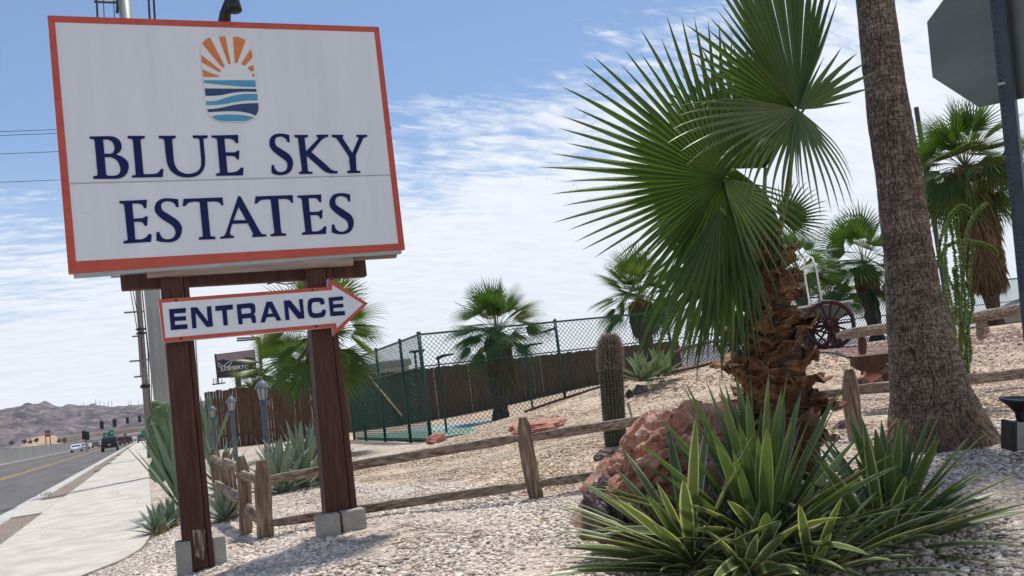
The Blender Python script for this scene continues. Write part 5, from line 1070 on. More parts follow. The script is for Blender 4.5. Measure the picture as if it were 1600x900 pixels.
add_leaf('leaf', M['frond'], bp, hub=hb_, axis=px_dir(118), nrm=-CF+CU*.1, R=.88, half=RAD(62), nseg=27, split=.6, grav=.06, steps=10, pleat=.8, seed=10)
petiole(top, hb_, .022, .012, bp)
petiole(top+np.array([.02, 0, 0]), h2+CF*.02, .024, .012, bp, (.05, 0, .05))
h3 = at(1196, 300, 5.55)
add_leaf('leaf', M['frond'], bp, hub=h3, axis=px_dir(200)-CU*.3, nrm=-CF+CU*.3, R=.8, half=RAD(75), nseg=34, split=.5, grav=.5, steps=10, pleat=.85, seed=11, threads=60)
petiole(top, h3, .022, .012, bp)
for i, (px, py, dd, an, R_, hf, gv) in enumerate([(1146, 345, 5.15, 256, .98, 34, .8), (1164, 368, 5.3, 248, .88, 38, .9), (1150, 385, 5.45, 236, .78, 40, 1.0), (1170, 330, 5.6, 240, 1.05, 45, .9), (1125, 325, 5.0, 254, .98, 22, .9)]):
    hb = at(px, py, dd); add_leaf('leaf', M['frond'], bp, hub=hb, axis=px_dir(an), nrm=-CF+CU*.35+CR*(.2*(i-2)), R=R_, half=RAD(hf), nseg=max(9, int(hf/2.4)), split=.44, grav=gv, steps=12, pleat=.85, seed=20+i, threads=20)
    petiole(top+np.array([.02*(i-2), 0, -.03]), hb, .02, .01, bp, (0, 0, .06))
for i, (px, py, dd, an) in enumerate([(1222, 345, 5.7, 30)]):
    hb = at(px, py, dd); add_leaf('leaf', M['frond'] if i != 2 else M['frondfade'], bp, hub=hb, axis=px_dir(an), nrm=-CF+CU*.35, R=.34, half=RAD(75), nseg=24, split=.5, grav=.5, steps=8, pleat=.8, seed=40+i); petiole(top, hb, .018, .01, bp, (0, 0, .03))

# --- tall palm trunk on the right, its crown above the picture
TY = 4.43
prof = [(1336, 1397, 0), (1342, 1406, 70), (1349, 1415, 133), (1355, 1427, 200), (1364, 1438, 260), (1371, 1447.6, 320), (1378, 1458, 390), (1380, 1469, 450), (1382, 1486, 507), (1384, 1499, 560), (1385, 1515, 610), (1381, 1535, 650), (1377, 1556, 684), (1372, 1572, 706), (1366, 1582, 730)]
pts = []; rr = []
for a, b, y in prof[::-1]:
    yc = y
    A_, B_ = onY(a, yc+(b-a)*.5*.12, TY), onY(b, yc-(b-a)*.5*.12, TY); pts.append((A_+B_)/2); _xm = (a+b)/2; _ca = math.cos(math.atan((_xm-800)/FPX)); _z = float((pts[-1]-EYE)@CF); rr.append((b-a)*_z*_ca/(2*FPX)*.985)
tpl = pts[-1]; dir_ = (pts[-1]-pts[-4]); dir_ /= np.linalg.norm(dir_)
for k_ in range(1, 9): pts.append(tpl+dir_*.42*k_); rr.append(rr[-1]*.99)
tb = gnd(pts[2]); tpm = thing('tall_palm', tb, 'thick leaning palm trunk with cracked brown bark on the right', 'palm tree')
# resample and roughen
P = []; nr_ = 64; seq = []
for i in range(len(pts)-1):
    k_ = max(2, int(np.linalg.norm(pts[i+1]-pts[i])/.03))
    for j in range(k_): f = j/k_; seq.append((pts[i]*(1-f)+pts[i+1]*f, rr[i]*(1-f)+rr[i+1]*f))
for i, (c, r_) in enumerate(seq):
    ring = .010*math.sin(c[2]*62+1.5*mn.noise(Vector((c[2]*3, 0, 0))))
    low = max(0, 1-(c[2]-tb[2])/.35)
    for k_ in range(nr_):
        a = 2*math.pi*k_/nr_; v_ = Vector((math.cos(a)*3, math.sin(a)*3, c[2]*4)); fl = 1+.035*mn.noise(v_)+.02*mn.noise(v_*3)+low*.06*mn.noise(Vector((math.cos(a)*9, math.sin(a)*9, 0)))
        P.append(c+np.array([math.cos(a), math.sin(a), 0])*(r_*fl+ring*r_*.9*(.5+mn.noise(Vector((c[2]*5, 3, 0))))))
mb = MB(); m_ = nr_; mb.add(P, [(i*m_+k_, i*m_+(k_+1) % m_, (i+1)*m_+(k_+1) % m_, (i+1)*m_+k_) for i in range(len(seq)-1) for k_ in range(m_)]); mb.build('trunk', M['bark'], tpm, smooth=True)
# root fringe
mb = MB(); mb.uv = []
for i in range(900):
    a = rs.rand()*6.283; c, r_ = seq[int(rs.rand()*9)+3]; o = np.array([math.cos(a), math.sin(a), 0]); p0 = c+o*r_*1.0+np.array([0, 0, rs.rand()*.05]); e = p0+o*rs.rand()*.09+np.array([0, 0, -.05-.06*rs.rand()])+rs.randn(3)*.015; s_ = np.cross(o, [0, 0, 1.])*.004
    mb.add([p0-s_, p0+s_, e], [(0, 1, 2)]); mb.uv += [(0, 0), (1, 0), (.5, .8)]
mb.build('root_fringe', M['deadfrond'], tpm)
crown_c = pts[-1]
def crown(parent, c, R, nleaf, mat_l, dead, seed, pet=.9, tr=.15, steps=6, nseg=24, el=(-25, 80), dead_n=0, fade=0.12, petr=.012, skirt=0, skr=.5, lightf=None):
    r = np.random.RandomState(seed)
    for i in range(nleaf):
        t = (i+.5)/nleaf; az = i*2.39996+r.randn()*.15; e = RAD(el[0]+(el[1]-el[0])*t+r.randn()*7)
        o = np.array([math.cos(az)*math.cos(e), math.sin(az)*math.cos(e), math.sin(e)]); hb = c+o*R*pet*(.65+.55*r.rand())
        hb = hb+ZD*R*.12*(1-t)
        ax = o+ZD*(.25+.5*(1-t))*1.0; nn = np.array([0, 0, 1.])+r.randn(3)*.38-o*.1
        mt = mat_l if r.rand() > fade else M['frondyel']
        lf = add_leaf('leaf', mt, parent, hub=hb, axis=ax, nrm=nn, R=R*(.9+.2*r.rand()), half=RAD(r.uniform(62, 84)), nseg=nseg, split=.38, grav=.45+.7*(1-t), steps=steps, pleat=.5, seed=seed*100+i, wscale=1.0)
        mb = MB(); mb.tube([c+o*.05, (c+hb)/2+np.array([0, 0, .06*R]), hb], [petr*1.6, petr, petr*.7], 5); mb.build('leaf_stalk', M['petiole'], lf)
    if skirt:
        mb = MB(); mb.uv = []
        for i in range(int(1700*skirt)):
            az = r.rand()*6.283; z0 = -r.rand()*skirt*.8; o = np.array([math.cos(az), math.sin(az), 0]); rr_ = tr+(skr-tr)*r.rand()*(1-.35*abs(z0/skirt)); p0 = c+o*rr_*.9+np.array([0, 0, z0]); ln = .35+.5*r.rand(); e = p0+o*.12*r.rand()+ZD*ln+r.randn(3)*.06; s_ = np.cross(o, [0, 0, 1.])*.02+r.randn(3)*.006
            m_ = (p0+e)/2+o*.05*r.rand(); mb.add([p0-s_*.6, p0+s_*.6, m_+s_, e, m_-s_], [(0, 1, 2, 3, 4)]); mb.uv += [(0, 0), (1, 0), (1, .5), (.5, .9), (0, .5)]
        mb.build('dead_skirt', M['deadfrond'], parent)
crown(tpm, crown_c, .95, 21, M['frondbg'], None, 77, pet=1.0, el=(-35, 85))
def palm(px, pyc, Y, R, nleaf, label, seed, trunk_r=.16, basez=None, skirt=0, skr=.5, el=(-25, 82), mat_l='frondbg', fade=.16, nseg=22, bx=None, shag=False, pet=.9):
    c = onY(px, pyc, Y); bx_ = onY(bx, 640, Y)[0] if bx else c[0]; zb = h(bx_, Y) if basez is None else basez; b = np.array([bx_, Y, zb])
    r = thing('palm_tree', b, label, 'palm tree', 'palm trees around the tennis court')
    n_ = 14; P_ = [b+(c-b)*t for t in np.linspace(-.03, 1.0, n_)]; rd = [trunk_r*(1.25 if i == 0 else 1)*(1.12 if i % 2 else .92) for i in range(n_)]
    mb = MB(); mb.tube(P_, rd, 12, jit=.25); mb.build('trunk', M['darkbark'], r)
    crown(r, c, R, nleaf, M[mat_l], None, seed, el=el, skirt=skirt, skr=skr, fade=fade, nseg=nseg, pet=pet, tr=trunk_r)
    return r
palm(776, 522, 30.0, 1.25, 54, 'fan palm standing behind the middle of the chain link court fence', 51, .30, skirt=2.1, skr=.50, bx=781)
palm(1000, 470, 30.5, 1.30, 50, 'fan palm right of the column cactus beyond the court fence', 52, .28, skirt=1.3, skr=.55)
palm(502, 525, 22.5, 1.12, 50, 'fan palm behind the arrow sign with long drooping leaves', 53, .22, skirt=1.0, skr=.4, el=(-60, 78), fade=.4)
palm(438, 588, 40, 1.35, 34, 'low yellow green palm behind the brown fence under the billboard', 54, .2, mat_l='frondyel', fade=.6, el=(-10, 85))
palm(396, 606, 40.5, .75, 20, 'small yellowish palm just left of the nearest lamp', 58, .2, mat_l='frondyel', fade=.8, el=(0, 85))
palm(1508, 262, 21.0, 1.5, 84, 'tall palm with a hanging skirt of dead leaves near the right edge', 55, .25, skirt=5.4, skr=.85, el=(-62, 82), fade=.25)
palm(1350, 415, 24.0, 1.35, 46, 'broad palm just left of the thick trunk behind the wagon', 56, .28, skirt=.8, skr=.4, el=(-40, 80), fade=.15)
palm(1245, 425, 25.0, 1.05, 30, 'palm half hidden behind the shaggy near palm and wagon hoops', 57, .22, skirt=.4, skr=.3, el=(-35, 80), fade=.15)
palm(1295, 468, 27.0, 1.1, 30, 'low palm behind the wagon with yellowing leaves', 59, .22, skirt=0, el=(-20, 80), fade=.5)

# --- arching many-stemmed succulent behind the trunk
oc = thing('ocotillo', hit(1500, 575, 6), 'green arching many stemmed shrub right of the thick palm trunk', 'shrub'); ocb = np.array(oc.location)
mbs = MB(); mbl = MB(); mbl.uv = []
stems = [[(1498, 590), (1490, 500), (1478, 420), (1480, 350), (1500, 322), (1516, 330)], [(1500, 580), (1500, 480), (1492, 400), (1484, 350), (1470, 372), (1464, 420)], [(1500, 580), (1508, 480), (1505, 420), (1515, 350), (1540, 318)],
         [(1498, 560), (1496, 470), (1472, 410), (1480, 385), (1510, 376), (1545, 384), (1558, 398)], [(1505, 580), (1512, 520), (1520, 470), (1508, 440)], [(1500, 590), (1486, 520), (1480, 460), (1476, 400)], [(1500, 570), (1503, 460), (1498, 380), (1494, 340)], [(1500, 590), (1516, 560), (1512, 500), (1516, 430), (1520, 380)], [(1503, 600), (1512, 590), (1510, 540), (1500, 500)], [(1500, 580), (1490, 540), (1494, 460), (1490, 420)]]
for s_, st in enumerate(stems):
    dd = 8.2+.1*(s_ % 4); P_ = [at(*q, dd) for q in st]; Q = []
    for i in range(len(P_)-1):
        for t in (0, .25, .5, .75):
            p0, p1, p2, p3 = P_[max(i-1, 0)], P_[i], P_[i+1], P_[min(i+2, len(P_)-1)]
            Q.append(.5*((2*p1)+(-p0+p2)*t+(2*p0-5*p1+4*p2-p3)*t*t+(-p0+3*p1-3*p2+p3)*t**3))
    Q.append(P_[-1]); mbs.tube(Q, list(np.linspace(.010, .006, len(Q))), 6)
    for i in range(len(Q)-1):
        for k_ in range(60):
            p0 = Q[i]+(Q[i+1]-Q[i])*rs.rand(); o = rs.randn(3); o /= np.linalg.norm(o); sx = np.cross(o, rs.randn(3)); sx /= np.linalg.norm(sx); e = .022
            mbl.add([p0, p0+o*e*.6+sx*e*.4, p0+o*e*1.3, p0+o*e*.6-sx*e*.4], [(0, 1, 2, 3)]); mbl.uv += [(0, 0), (0, .5), (.5, .8), (1, .5)]
mbs.build('stems', M['ocostem'], oc); mbl.build('leaves', M['ocoleaf'], oc)

# ------------------------------------------------------------------ chain link court fence
CX, CY = 7.55, 23.6; CZT = 3.28
cf = thing('chain_link_fence', (CX, CY, .12), 'tall green chain link fence around the tennis court', 'fence')
def fpole(x, y, r_=.045, z0=None, z1=CZT):
    z0 = h(x, y)-.1 if z0 is None else z0; mb = MB(); mb.tube([(x, y, z0), (x, y, z1+.04)], r_, 8); mb.lathe([(r_*1.15, 0), (r_*1.15, .03), (r_*.5, .07)], (x, y, z1+.03), 8); return mb.build('fence_pole', M['greensteel'], cf, smooth=True)
ypos = [CY, 25.3, 27.3, 29.8, 33.0]
for y in [onX(q, 600, CX)[1] for q in (632, 593, 563)]+[onX(545, 600, CX)[1], CY]: fpole(CX, y, .05 if y != CY else .06)
YE = onX(545, 600, CX)[1]
xs_ = [onY(q, 540, CY)[0] for q in (872, 1048, 1215, 1378, 1514, 1640)]
for x in xs_: fpole(x, CY, .05)
XE = xs_[-1]
for nm, a, b in (('side', (CX, CY), (CX, YE)), ('front', (CX, CY), (XE, CY))):
    mb = MB(); mb.tube([(*a, CZT), (*b, CZT)], .032, 6); mb.tube([(*a, CZT-.95), (*b, CZT-.95)], .022, 6); mb.build('top_rail', M['greensteel'], cf)
def chain(a, b, zb, zt, pitch=.15, wr=.0055):
    a = np.array(a, float); b = np.array(b, float); Lf = np.linalg.norm(b-a); u = (b-a)/Lf; Hh = zt-zb; mb = MB(); n_ = int((Lf+Hh)/pitch)+1; nrm = np.array([u[1], -u[0], 0])
    for s_ in (1, -1):
        for i in range(n_):
            x0 = i*pitch - (Hh if s_ == 1 else 0); P_ = []
            # line x = x0 + s*z ; clip to [0, Lf]
            z0, z1 = 0, Hh
            if s_ == 1: z0 = max(0, -x0); z1 = min(Hh, Lf-x0); xa, xb = x0+z0, x0+z1
            else: z0 = max(0, x0-Lf); z1 = min(Hh, x0); xa, xb = x0-z0, x0-z1
            if z1-z0 < .05: continue
            A_ = np.array([*(a+u*xa), zb+z0]); B_ = np.array([*(a+u*xb), zb+z1]); mb.bar(A_, B_, wr*2, wr*2, up=nrm)
    return mb.build('wire_mesh', M['greenmesh'], cf)
chain((CX, CY), (XE, CY), .1, CZT); chain((CX, CY), (CX, YE), .1, CZT)
# rear court fence line (thin), court surface
struct(sheet('court', [(CX+.2, CY+.25), (30, CY+.25), (30, YE-.1), (CX+.2, YE-.1)], .0, M['court'])) if False else None
mb = MB(); mb.box(((CX+.2+16)/2, (CY+.3+35.0)/2, .17), (16-CX-.2, 35.0-CY-.3, .06)); struct(mb.build('court', M['court']))
mb = MB(); mb.box((12.6, 31.2, .20), (6.2, 4.6, .012)); struct(mb.build('court_inner', M['courtblue']))
mb = MB(); mb.box((12.6, 28.87, .204), (6.4, .06, .008)); mb.box((9.5, 31.2, .204), (.06, 4.7, .008)); mb.box((12.6, 26.2, .204), (6.4, .05, .008)); struct(mb.build('court_lines', M['whitepaint']))
# court lights
def clight(px, py, Y, hx, lb):
    p_ = onY(px, py, Y); b = np.array([p_[0], Y, h(p_[0], Y)]); r = thing('court_light', b, lb, 'court light', 'lights over the tennis court')
    mb = MB(); mb.tube([b, p_], .04, 8); mb.build('pole', M['greensteel'], r)
    q = onY(hx, py-4, Y); mb = MB(); mb.bar(p_+np.array([-.05, 0, .0]), p_+(q-p_)*.3+np.array([0, 0, .05]), .12, .10); mb.build('arm', M['black'], r)
    mb = MB(); mb.bar(p_+(q-p_)*.25+np.array([0, 0, .06]), q+np.array([0, 0, .06]), .34, .09, w2=.2, h2=.05); mb.build('lamp_head', M['black'], r, bevel=.02)
clight(684.5, 560, 26.5, 709, 'court light on a short pole just right of the corner pole'); clight(820, 543, 27.5, 846, 'court light standing in front of the court palm')
r = thing('court_light', onY(862, 520, CY-.1), 'court light head hanging at the fence pole right of the palm', 'court light', 'lights over the tennis court')
mb = MB(); mb.bar(onY(864, 514, CY-.1), onY(838, 522, CY-.1), .3, .08, w2=.14, h2=.05); mb.build('lamp_head', M['black'], r, bevel=.02); mb = MB(); mb.tube([onY(868, 512, CY), onY(860, 515, CY-.1)], .03, 6); mb.build('arm', M['black'], r)
mb = MB(); mb.tube([onY(575, 585, 30), onY(628, 650, 26.5)], .03, 8); o = mb.build('court_pole', M['bamboo']); tag(o, 'slanting yellow pole inside the left side of the court', 'pole')
p_ = onY(649, 575, 50); r = thing('street_light', (p_[0], 50, .4), 'distant lamp pole above the brown fence left of court corner', 'street light'); mb = MB(); mb.tube([(p_[0], 50, .4), onY(648, 550, 50)], .07, 6); mb.build('pole', M['dark'], r); mb = MB(); q = onY(649, 549, 50); mb.box(q+np.array([.1, 0, 0]), (.9, .3, .14)); mb.build('lamp_head', M['black'], r)
# mobile home roof glimpsed over the fence
r = thing('mobile_home', onY(615, 585, 55), 'pale roof of a house showing over the brown fence', 'house'); a = onY(596, 576, 55); b = onY(638, 565, 55)
mb = MB(); mb.box(((a[0]+b[0])/2, 58, a[2]/2), (b[0]-a[0], 6, a[2])); mb.build('wall', M['wallpale'], r); mb = MB(); mb.box(((a[0]+b[0])/2, 58, a[2]+.25), (b[0]-a[0]+.4, 6.4, .5)); mb.build('roof', mat('pale_roof', (.30, .30, .30), rough=.8), r, bevel=.15)

# ------------------------------------------------------------------ brown picket fence at the back
bf = thing('wood_fence', (8, 37.9, .4), 'long dark brown picket fence behind the court and lamp posts', 'fence')
fx0 = onY(322, 650, 37.8)[0]; fx1 = onY(1062, 560, 37.8)[0]
mb = MB(); x = fx0; r = random.Random(4)
while x < fx1:
    w_ = r.uniform(.10, .15); px_zt = h(x, 37.8) ; zt = 2.82+(.05 if x < 6 else 0)+r.uniform(-.035, .035); zb = px_zt-.1; yy = 37.8+r.uniform(-.012, .012)
    mb.box((x+w_/2, yy, (zb+zt)/2), (w_-(.004 if r.random() < .8 else .014), .03, zt-zb)); x += w_
mb.build('pickets', M['woodfence'], bf)
mb = MB(); mb.box(((fx0+fx1)/2, 37.86, 2.3), (fx1-fx0, .05, .1)); mb.box(((fx0+fx1)/2, 37.86, .9), (fx1-fx0, .05, .1)); mb.build('backing_rail', M['woodfence'], bf)
# pale slatted fence and house at far right
sf = thing('screen_fence', onY(1560, 500, 27), 'tan slatted fence behind the chain link at the right edge', 'fence'); a = onY(1505, 512, 27); b = onY(1680, 490, 27)
mb = MB(); x = a[0]
while x < b[0]: mb.box((x, 27, (a[2]+.6)/2), (.10, .03, a[2]-.6)); x += .115
mb.build('slats', mat('tan_slats', (.22, .17, .12), (.30, .24, .18), scale=5, rough=.9), sf)
hs = thing('house', onY(1595, 500, 40), 'dark roofed house peeking over the fence at the right edge', 'house')
_dx = onY(1570, 490, 46)[0]-onY(1570, 490, 40)[0]
hp = [onY(*q, 40) for q in ((1568, 488), (1576, 474), (1600, 463), (1660, 440), (1700, 500), (1700, 520), (1568, 520))]
mb = MB(); mb.prism([onY(*q, 40)+np.array([_dx, 0, 0]) for q in ((1570, 490), (1690, 470), (1690, 540), (1570, 540))], (0, 6, 0)); mb.build('wall', M['wallpale'], hs)
mb = MB(); mb.prism([onY(*q, 39.6)+np.array([_dx, 0, 0]) for q in ((1563, 490), (1578, 474), (1600, 463), (1660, 440), (1700, 470), (1700, 478))], (0, 7, 0)); mb.build('roof', M['roofdark'], hs)

# ------------------------------------------------------------------ lamp posts
lampcols = [(408, 588, 12.9+.55, 'nearest blue grey lamp post, in front of the brown fence'), (360, 615, 18.9, 'second blue grey lamp post, left of the nearest one'), (331, 631, 24.4, 'farthest and smallest lamp post beside the left sign post')]
for i, (px, py, Y, lb) in enumerate(lampcols):
    tp = onX(px, py, 1.62) if False else onY(px, py, Y); x = tp[0]; zb = h(x, Y); b = np.array([x, Y, zb])
    r = thing('lamp_post', b, lb, 'lamp post', 'lamp posts along the path'); zt = tp[2]; s_ = 1.0; bl = onY(px+(14 if i == 0 else 9 if i == 1 else 6), py+(160 if i == 0 else 115 if i == 1 else 80), Y)[0]; b2 = np.array([x, Y, zb])
    c = np.array([x, Y, zt-.28]); mb = MB(); mb.lathe([(.065, -.05), (.055, 0), (.05, .3), (.045, (zt-.42-zb)*.98), (.075, zt-.42-zb), (.05, zt-.36-zb)], b, 14); mb.build('pole', M['lampblue'], r, smooth=False)
    mb = MB(); mb.lathe([(.05, 0), (.06, .02), (.085, .17), (.085, .18)], (x, Y, zt-.36), 6); gl = mb.build('lamp_glass', M['lampglass'], r)
    mb = MB()
    for k_ in range(6): a = k_*math.pi/3; mb.bar((x+.062*math.cos(a), Y+.062*math.sin(a), zt-.35), (x+.09*math.cos(a), Y+.09*math.sin(a), zt-.17), .012, .012)
    mb.build('frame', M['lampcap'], gl)
    mb = MB(); mb.lathe([(.125, 0), (.12, .015), (.08, .075), (.035, .12), (.02, .14), (.022, .165), (.004, .185)], (x, Y, zt-.185), 10); mb.build('cap', M['lampcap'], r)

# ------------------------------------------------------------------ billboard
BY = 105
bb = thing('billboard', onY(372, 680, BY), 'dark billboard with mountains and a white bird reading DESERT', 'billboard')
BC = [(337, 553.5), (398, 546), (402, 588), (340.5, 590.5)]
mb = MB(); mb.prism([onY(*q, BY) for q in BC], (0, .5, 0)); mb.build('panel', M['bbdark'], bb)
mb = MB(); mb.prism([onY(*q, BY-.04) for q in ((338, 554.2), (397.6, 546.8), (399, 560), (392, 558.5), (385, 558), (378, 561.5), (370, 562.2), (362, 563.5), (356, 563), (349, 561), (344, 562.5), (338.8, 563.5))], (0, .03, 0)); mb.build('printed_sky', M['bbsky'], bb)
txt = bpy.data.curves.new('billboard_text', 'FONT'); txt.body = 'DESERTG'; txt.size = 1.0; txt.offset = .018
tob = bpy.data.objects.new('t', txt); tm = bpy.data.meshes.new_from_object(tob); bpy.data.objects.remove(tob)
co = np.array([v.co[:] for v in tm.vertices]); co[:, 0] -= co[:, 0].min(); wid = co[:, 0].max(); hh = co[:, 1].max()
t0 = onY(350.5, 578.6, BY-.08); t1 = onY(388.5, 575.6, BY-.08); t2 = onY(350.2, 572.8, BY-.08); ex = (t1-t0)/wid; ey = (t2-t0)/hh
mb = MB(); mb.add([t0+ex*c_[0]+ey*c_[1] for c_ in co], [tuple(p.vertices) for p in tm.polygons]); mb.build('lettering', M['bbtext'], bb)
mb = MB()
for seg in ([(340, 567), (344, 569), (347, 572.5), (346, 575)], [(347, 572.5), (351, 571), (356, 566), (363.5, 563), (361, 568), (356, 573)], [(340, 570), (344, 574.5), (348, 576)], [(350, 571), (352, 572)], [(348, 576), (344, 579.5), (350, 579)]):
    mb.tube([onY(*q, BY-.08) for q in seg], .045, 4)
mb.build('bird_outline', M['bbtext'], bb)
q = onY(372, 589, BY+.5); mb = MB(); mb.tube([(q[0], BY+.8, .2), (q[0], BY+.8, q[2])], .35, 10); mb.build('column', M['dark'], bb)
mb = MB(); mb.bar(onY(332, 601, BY-1), onY(352, 598, BY-1), .8, .12); mb.tube([onY(336, 553, BY), onY(341, 600, BY)], .1, 5)
for px in (334, 338, 342, 347): mb.tube([onY(px, 601, BY-1), onY(px-.6, 591, BY-1)], .04, 4)
mb.build('catwalk', M['dark'], bb)
mb = MB(); mb.tube([onY(370, 529, 100), onY(404, 527, 100)], .12, 5); mb.tube([onY(370, 532.5, 100), onY(404, 530, 100)], .1, 5); mb.tube([onY(404, 527, 100), onY(406, 545, 100), onY(412, 640, 100)], .2, 8)
o = mb.build('gantry', M['dark']); tag(o, 'dark metal frame on a pole behind the palm right of the billboard', 'metal frame')
mb = MB(); a = onY(306, 530, 60); b = onY(312, 640, 60); mb.tube([a+np.array([0, 0, 1]), b], .05, 6); o = mb.build('thin_pole', M['galv']); tag(o, 'thin grey pole rising just right of the left sign post', 'pole')
a = onY(1437, 260, 34); b = onY(1431.5, 168, 34); mb = MB(); mb.tube([(a[0], 34, 1), b], .14, 8); r = mb.build('thin_pole', M['dark']); tag(r, 'short dark pole top standing left of the skirted palm', 'pole')

# ------------------------------------------------------------------ wagon
wg = thing('wagon', at(1270, 545, 20.5), 'old green wagon with maroon spoked wheels and white bare hoops', 'wagon')
wd0 = np.array([CR[0], CR[1], 0]); wd0 /= np.linalg.norm(wd0); wn0 = np.array([-wd0[1], wd0[0], 0])  # wn0 away from viewer
c0 = at(1296, 507, 20.5)
def wheel(c, R_, nm='wheel'):
    mb = MB(); ns_ = 32; ax = wn0*.98+wd0*.25; ax /= np.linalg.norm(ax); sxv = np.cross(ax, [0, 0, 1.]); sxv /= np.linalg.norm(sxv); up = np.array([0, 0, 1.])
    ring = [c+(sxv*math.cos(t)+up*math.sin(t))*R_ for t in np.linspace(0, 2*math.pi, ns_+1)]; mb.tube(ring, .052, 8, cap=False); w_ = mb.build(nm, M['maroon'], wg, smooth=True)
    mb = MB()
    for k_ in range(14): t = k_*2*math.pi/14; mb.tube([c+(sxv*math.cos(t)+up*math.sin(t))*.08, c+(sxv*math.cos(t)+up*math.sin(t))*R_], [.036, .026], 6)
    mb.build('spokes', M['maroon'], w_)
    mb = MB(); mb.lathe([(.05, -.14), (.09, -.1), (.11, 0), (.09, .1), (.05, .12)], c, 12, ax); mb.build('hub', M['maroon'], w_)
wheel(c0, .56); wheel(c0+wn0*1.3, .56); wheel(c0-wd0*2.0+np.array([0, 0, -.06]), .48); wheel(c0-wd0*2.0+wn0*1.3+np.array([0, 0, -.06]), .48)
bt_ = c0+wn0*.65-wd0*.75+np.array([0, 0, .33]); Rw = np.array([wd0, wn0, [0, 0, 1]]).T
mb = MB(); mb.box(bt_, (2.9, .9, .32), Rw); mb.build('body', M['wagongreen'], wg, bevel=.01)
mb = MB(); mb.box(bt_+np.array([0, 0, .19]), (3.0, .98, .05), Rw); mb.build('top_rim', M['whitepipe'], wg)
for sx_ in (-.35, .75):
    for sy_ in (0,):
        p0 = bt_+wd0*sx_-wn0*.42+np.array([0, 0, .2]); p1 = bt_+wd0*sx_+wn0*.42+np.array([0, 0, .2]); q0 = p0+np.array([0, 0, 1.15]); q1 = p1+np.array([0, 0, 1.15])
        mb = MB(); mb.tube([p0, p0+np.array([0, 0, .9]), p0*.85+p1*.15+np.array([0, 0, 1.2]), (p0+p1)/2+np.array([0, 0, 1.3]), p0*.15+p1*.85+np.array([0, 0, 1.2]), p1+np.array([0, 0, .9]), p1], .024, 8); mb.build('hoop', M['whitepipe'], wg, smooth=True)
mb = MB(); p0 = (bt_+np.array([0, 0, 1.5])); mb.tube([p0-wd0*.35, p0+wd0*.75], .02, 6); mb.build('ridge_pole', M['whitepipe'], wg)
mb = MB(); mb.tube([c0-wd0*2.2+wn0*.65, at(1079, 541, 17), at(1010, 570, 15.5)], .035, 6); mb.build('tongue', M['maroon'], wg)
mb = MB(); mb.bar(c0+wn0*-.02, c0+wn0*1.32, .07, .07); mb.bar(c0-wd0*2, c0-wd0*2+wn0*1.3, .07, .07); mb.build('axle', M['maroon'], wg)
def pline(pp_, d): return [at(*q, d) if False else hit(*q, 5)+np.array([0, 0, .03]) for q in pp_]
hp_ = [hit(q[0], q[1], 6) for q in ((1270, 553), (1290, 553), (1312, 556), (1328, 562))]
mb = MB(); mb.tube([q+np.array([0, 0, .02]) for q in hp_ if q is not None], .035, 8); o = mb.build('hose', M['hose']); tag(o, 'black hose lying on the gravel below the wagon wheel', 'hose')

# ------------------------------------------------------------------ stop sign seen from behind
lx = np.array([math.sin(RAD(18.7)), -math.cos(RAD(18.7)), 0.0]); SD = 4.45; sc_ = at(1569, 47, SD)
upv = at(1556.5, -80, SD)-at(1605.5, 430, SD); upv = np.array([0, 0, 1.])*1.0+0*upv; pl_t = at(1552, -60, SD*.985); pl_b = at(1601, 430, SD*.985); upv = (pl_t-pl_b)/np.linalg.norm(pl_t-pl_b)
lx = lx-upv*(lx@upv); lx /= np.linalg.norm(lx); nb_ = np.cross(lx, upv); 
if nb_@CF < 0: nb_ = -nb_
ps = thing('stop_sign', gnd(pl_b), 'grey back of an octagonal road sign on a perforated steel post', 'road sign')
ap = .38; oc_ = [sc_+lx*(ap/math.cos(math.pi/8))*math.cos(math.pi/8+k_*math.pi/4)+upv*(ap/math.cos(math.pi/8))*math.sin(math.pi/8+k_*math.pi/4) for k_ in range(8)]
mb = MB(); mb.prism(oc_, nb_*.004); mb.build('plate', M['signback'], ps)
mb = MB(); fc = np.mean(oc_, 0)+nb_*.005; mb.prism([fc+(q-np.mean(oc_, 0))*.97 for q in oc_], nb_*.001); mb.build('red_face', M['signred'], ps)
pw_ = .062; pdp = .045; pt_ = pl_t+upv*.25; L_ = np.linalg.norm(pt_-pl_b)+1.2; c_b = pl_b-upv*1.25
mb = MB(); fz = -nb_; cpt = c_b+fz*0
# U-channel post: front web with holes strip, two side flanges
web0 = c_b; web1 = pt_
mb.bar(web0, web1, pw_, .008, up=nb_); mb.bar(web0+lx*pw_/2+nb_*.02, web1+lx*pw_/2+nb_*.02, .008, .045, up=nb_); mb.bar(web0-lx*pw_/2+nb_*.02, web1-lx*pw_/2+nb_*.02, .008, .045, up=nb_)
mb.build('post', mat('post_steel', (.035, .05, .07), (.055, .07, .09), scale=8, rough=.5, metal=.3), ps)
for k_ in range(8, 62): q = pt_-upv*(k_*.0325)-nb_*.0045-lx*.018; mb = MB(); mb.lathe([(.0058, 0), (.0058, .0012)], q, 8, -nb_); mb.build('post_hole', M['black'], ps)
q = at(1563.5, 131, SD*.975); mb = MB(); mb.bar(q-lx*.012, q+lx*.02, .012, .014, up=nb_); mb.build('bolt', M['galv'], ps)

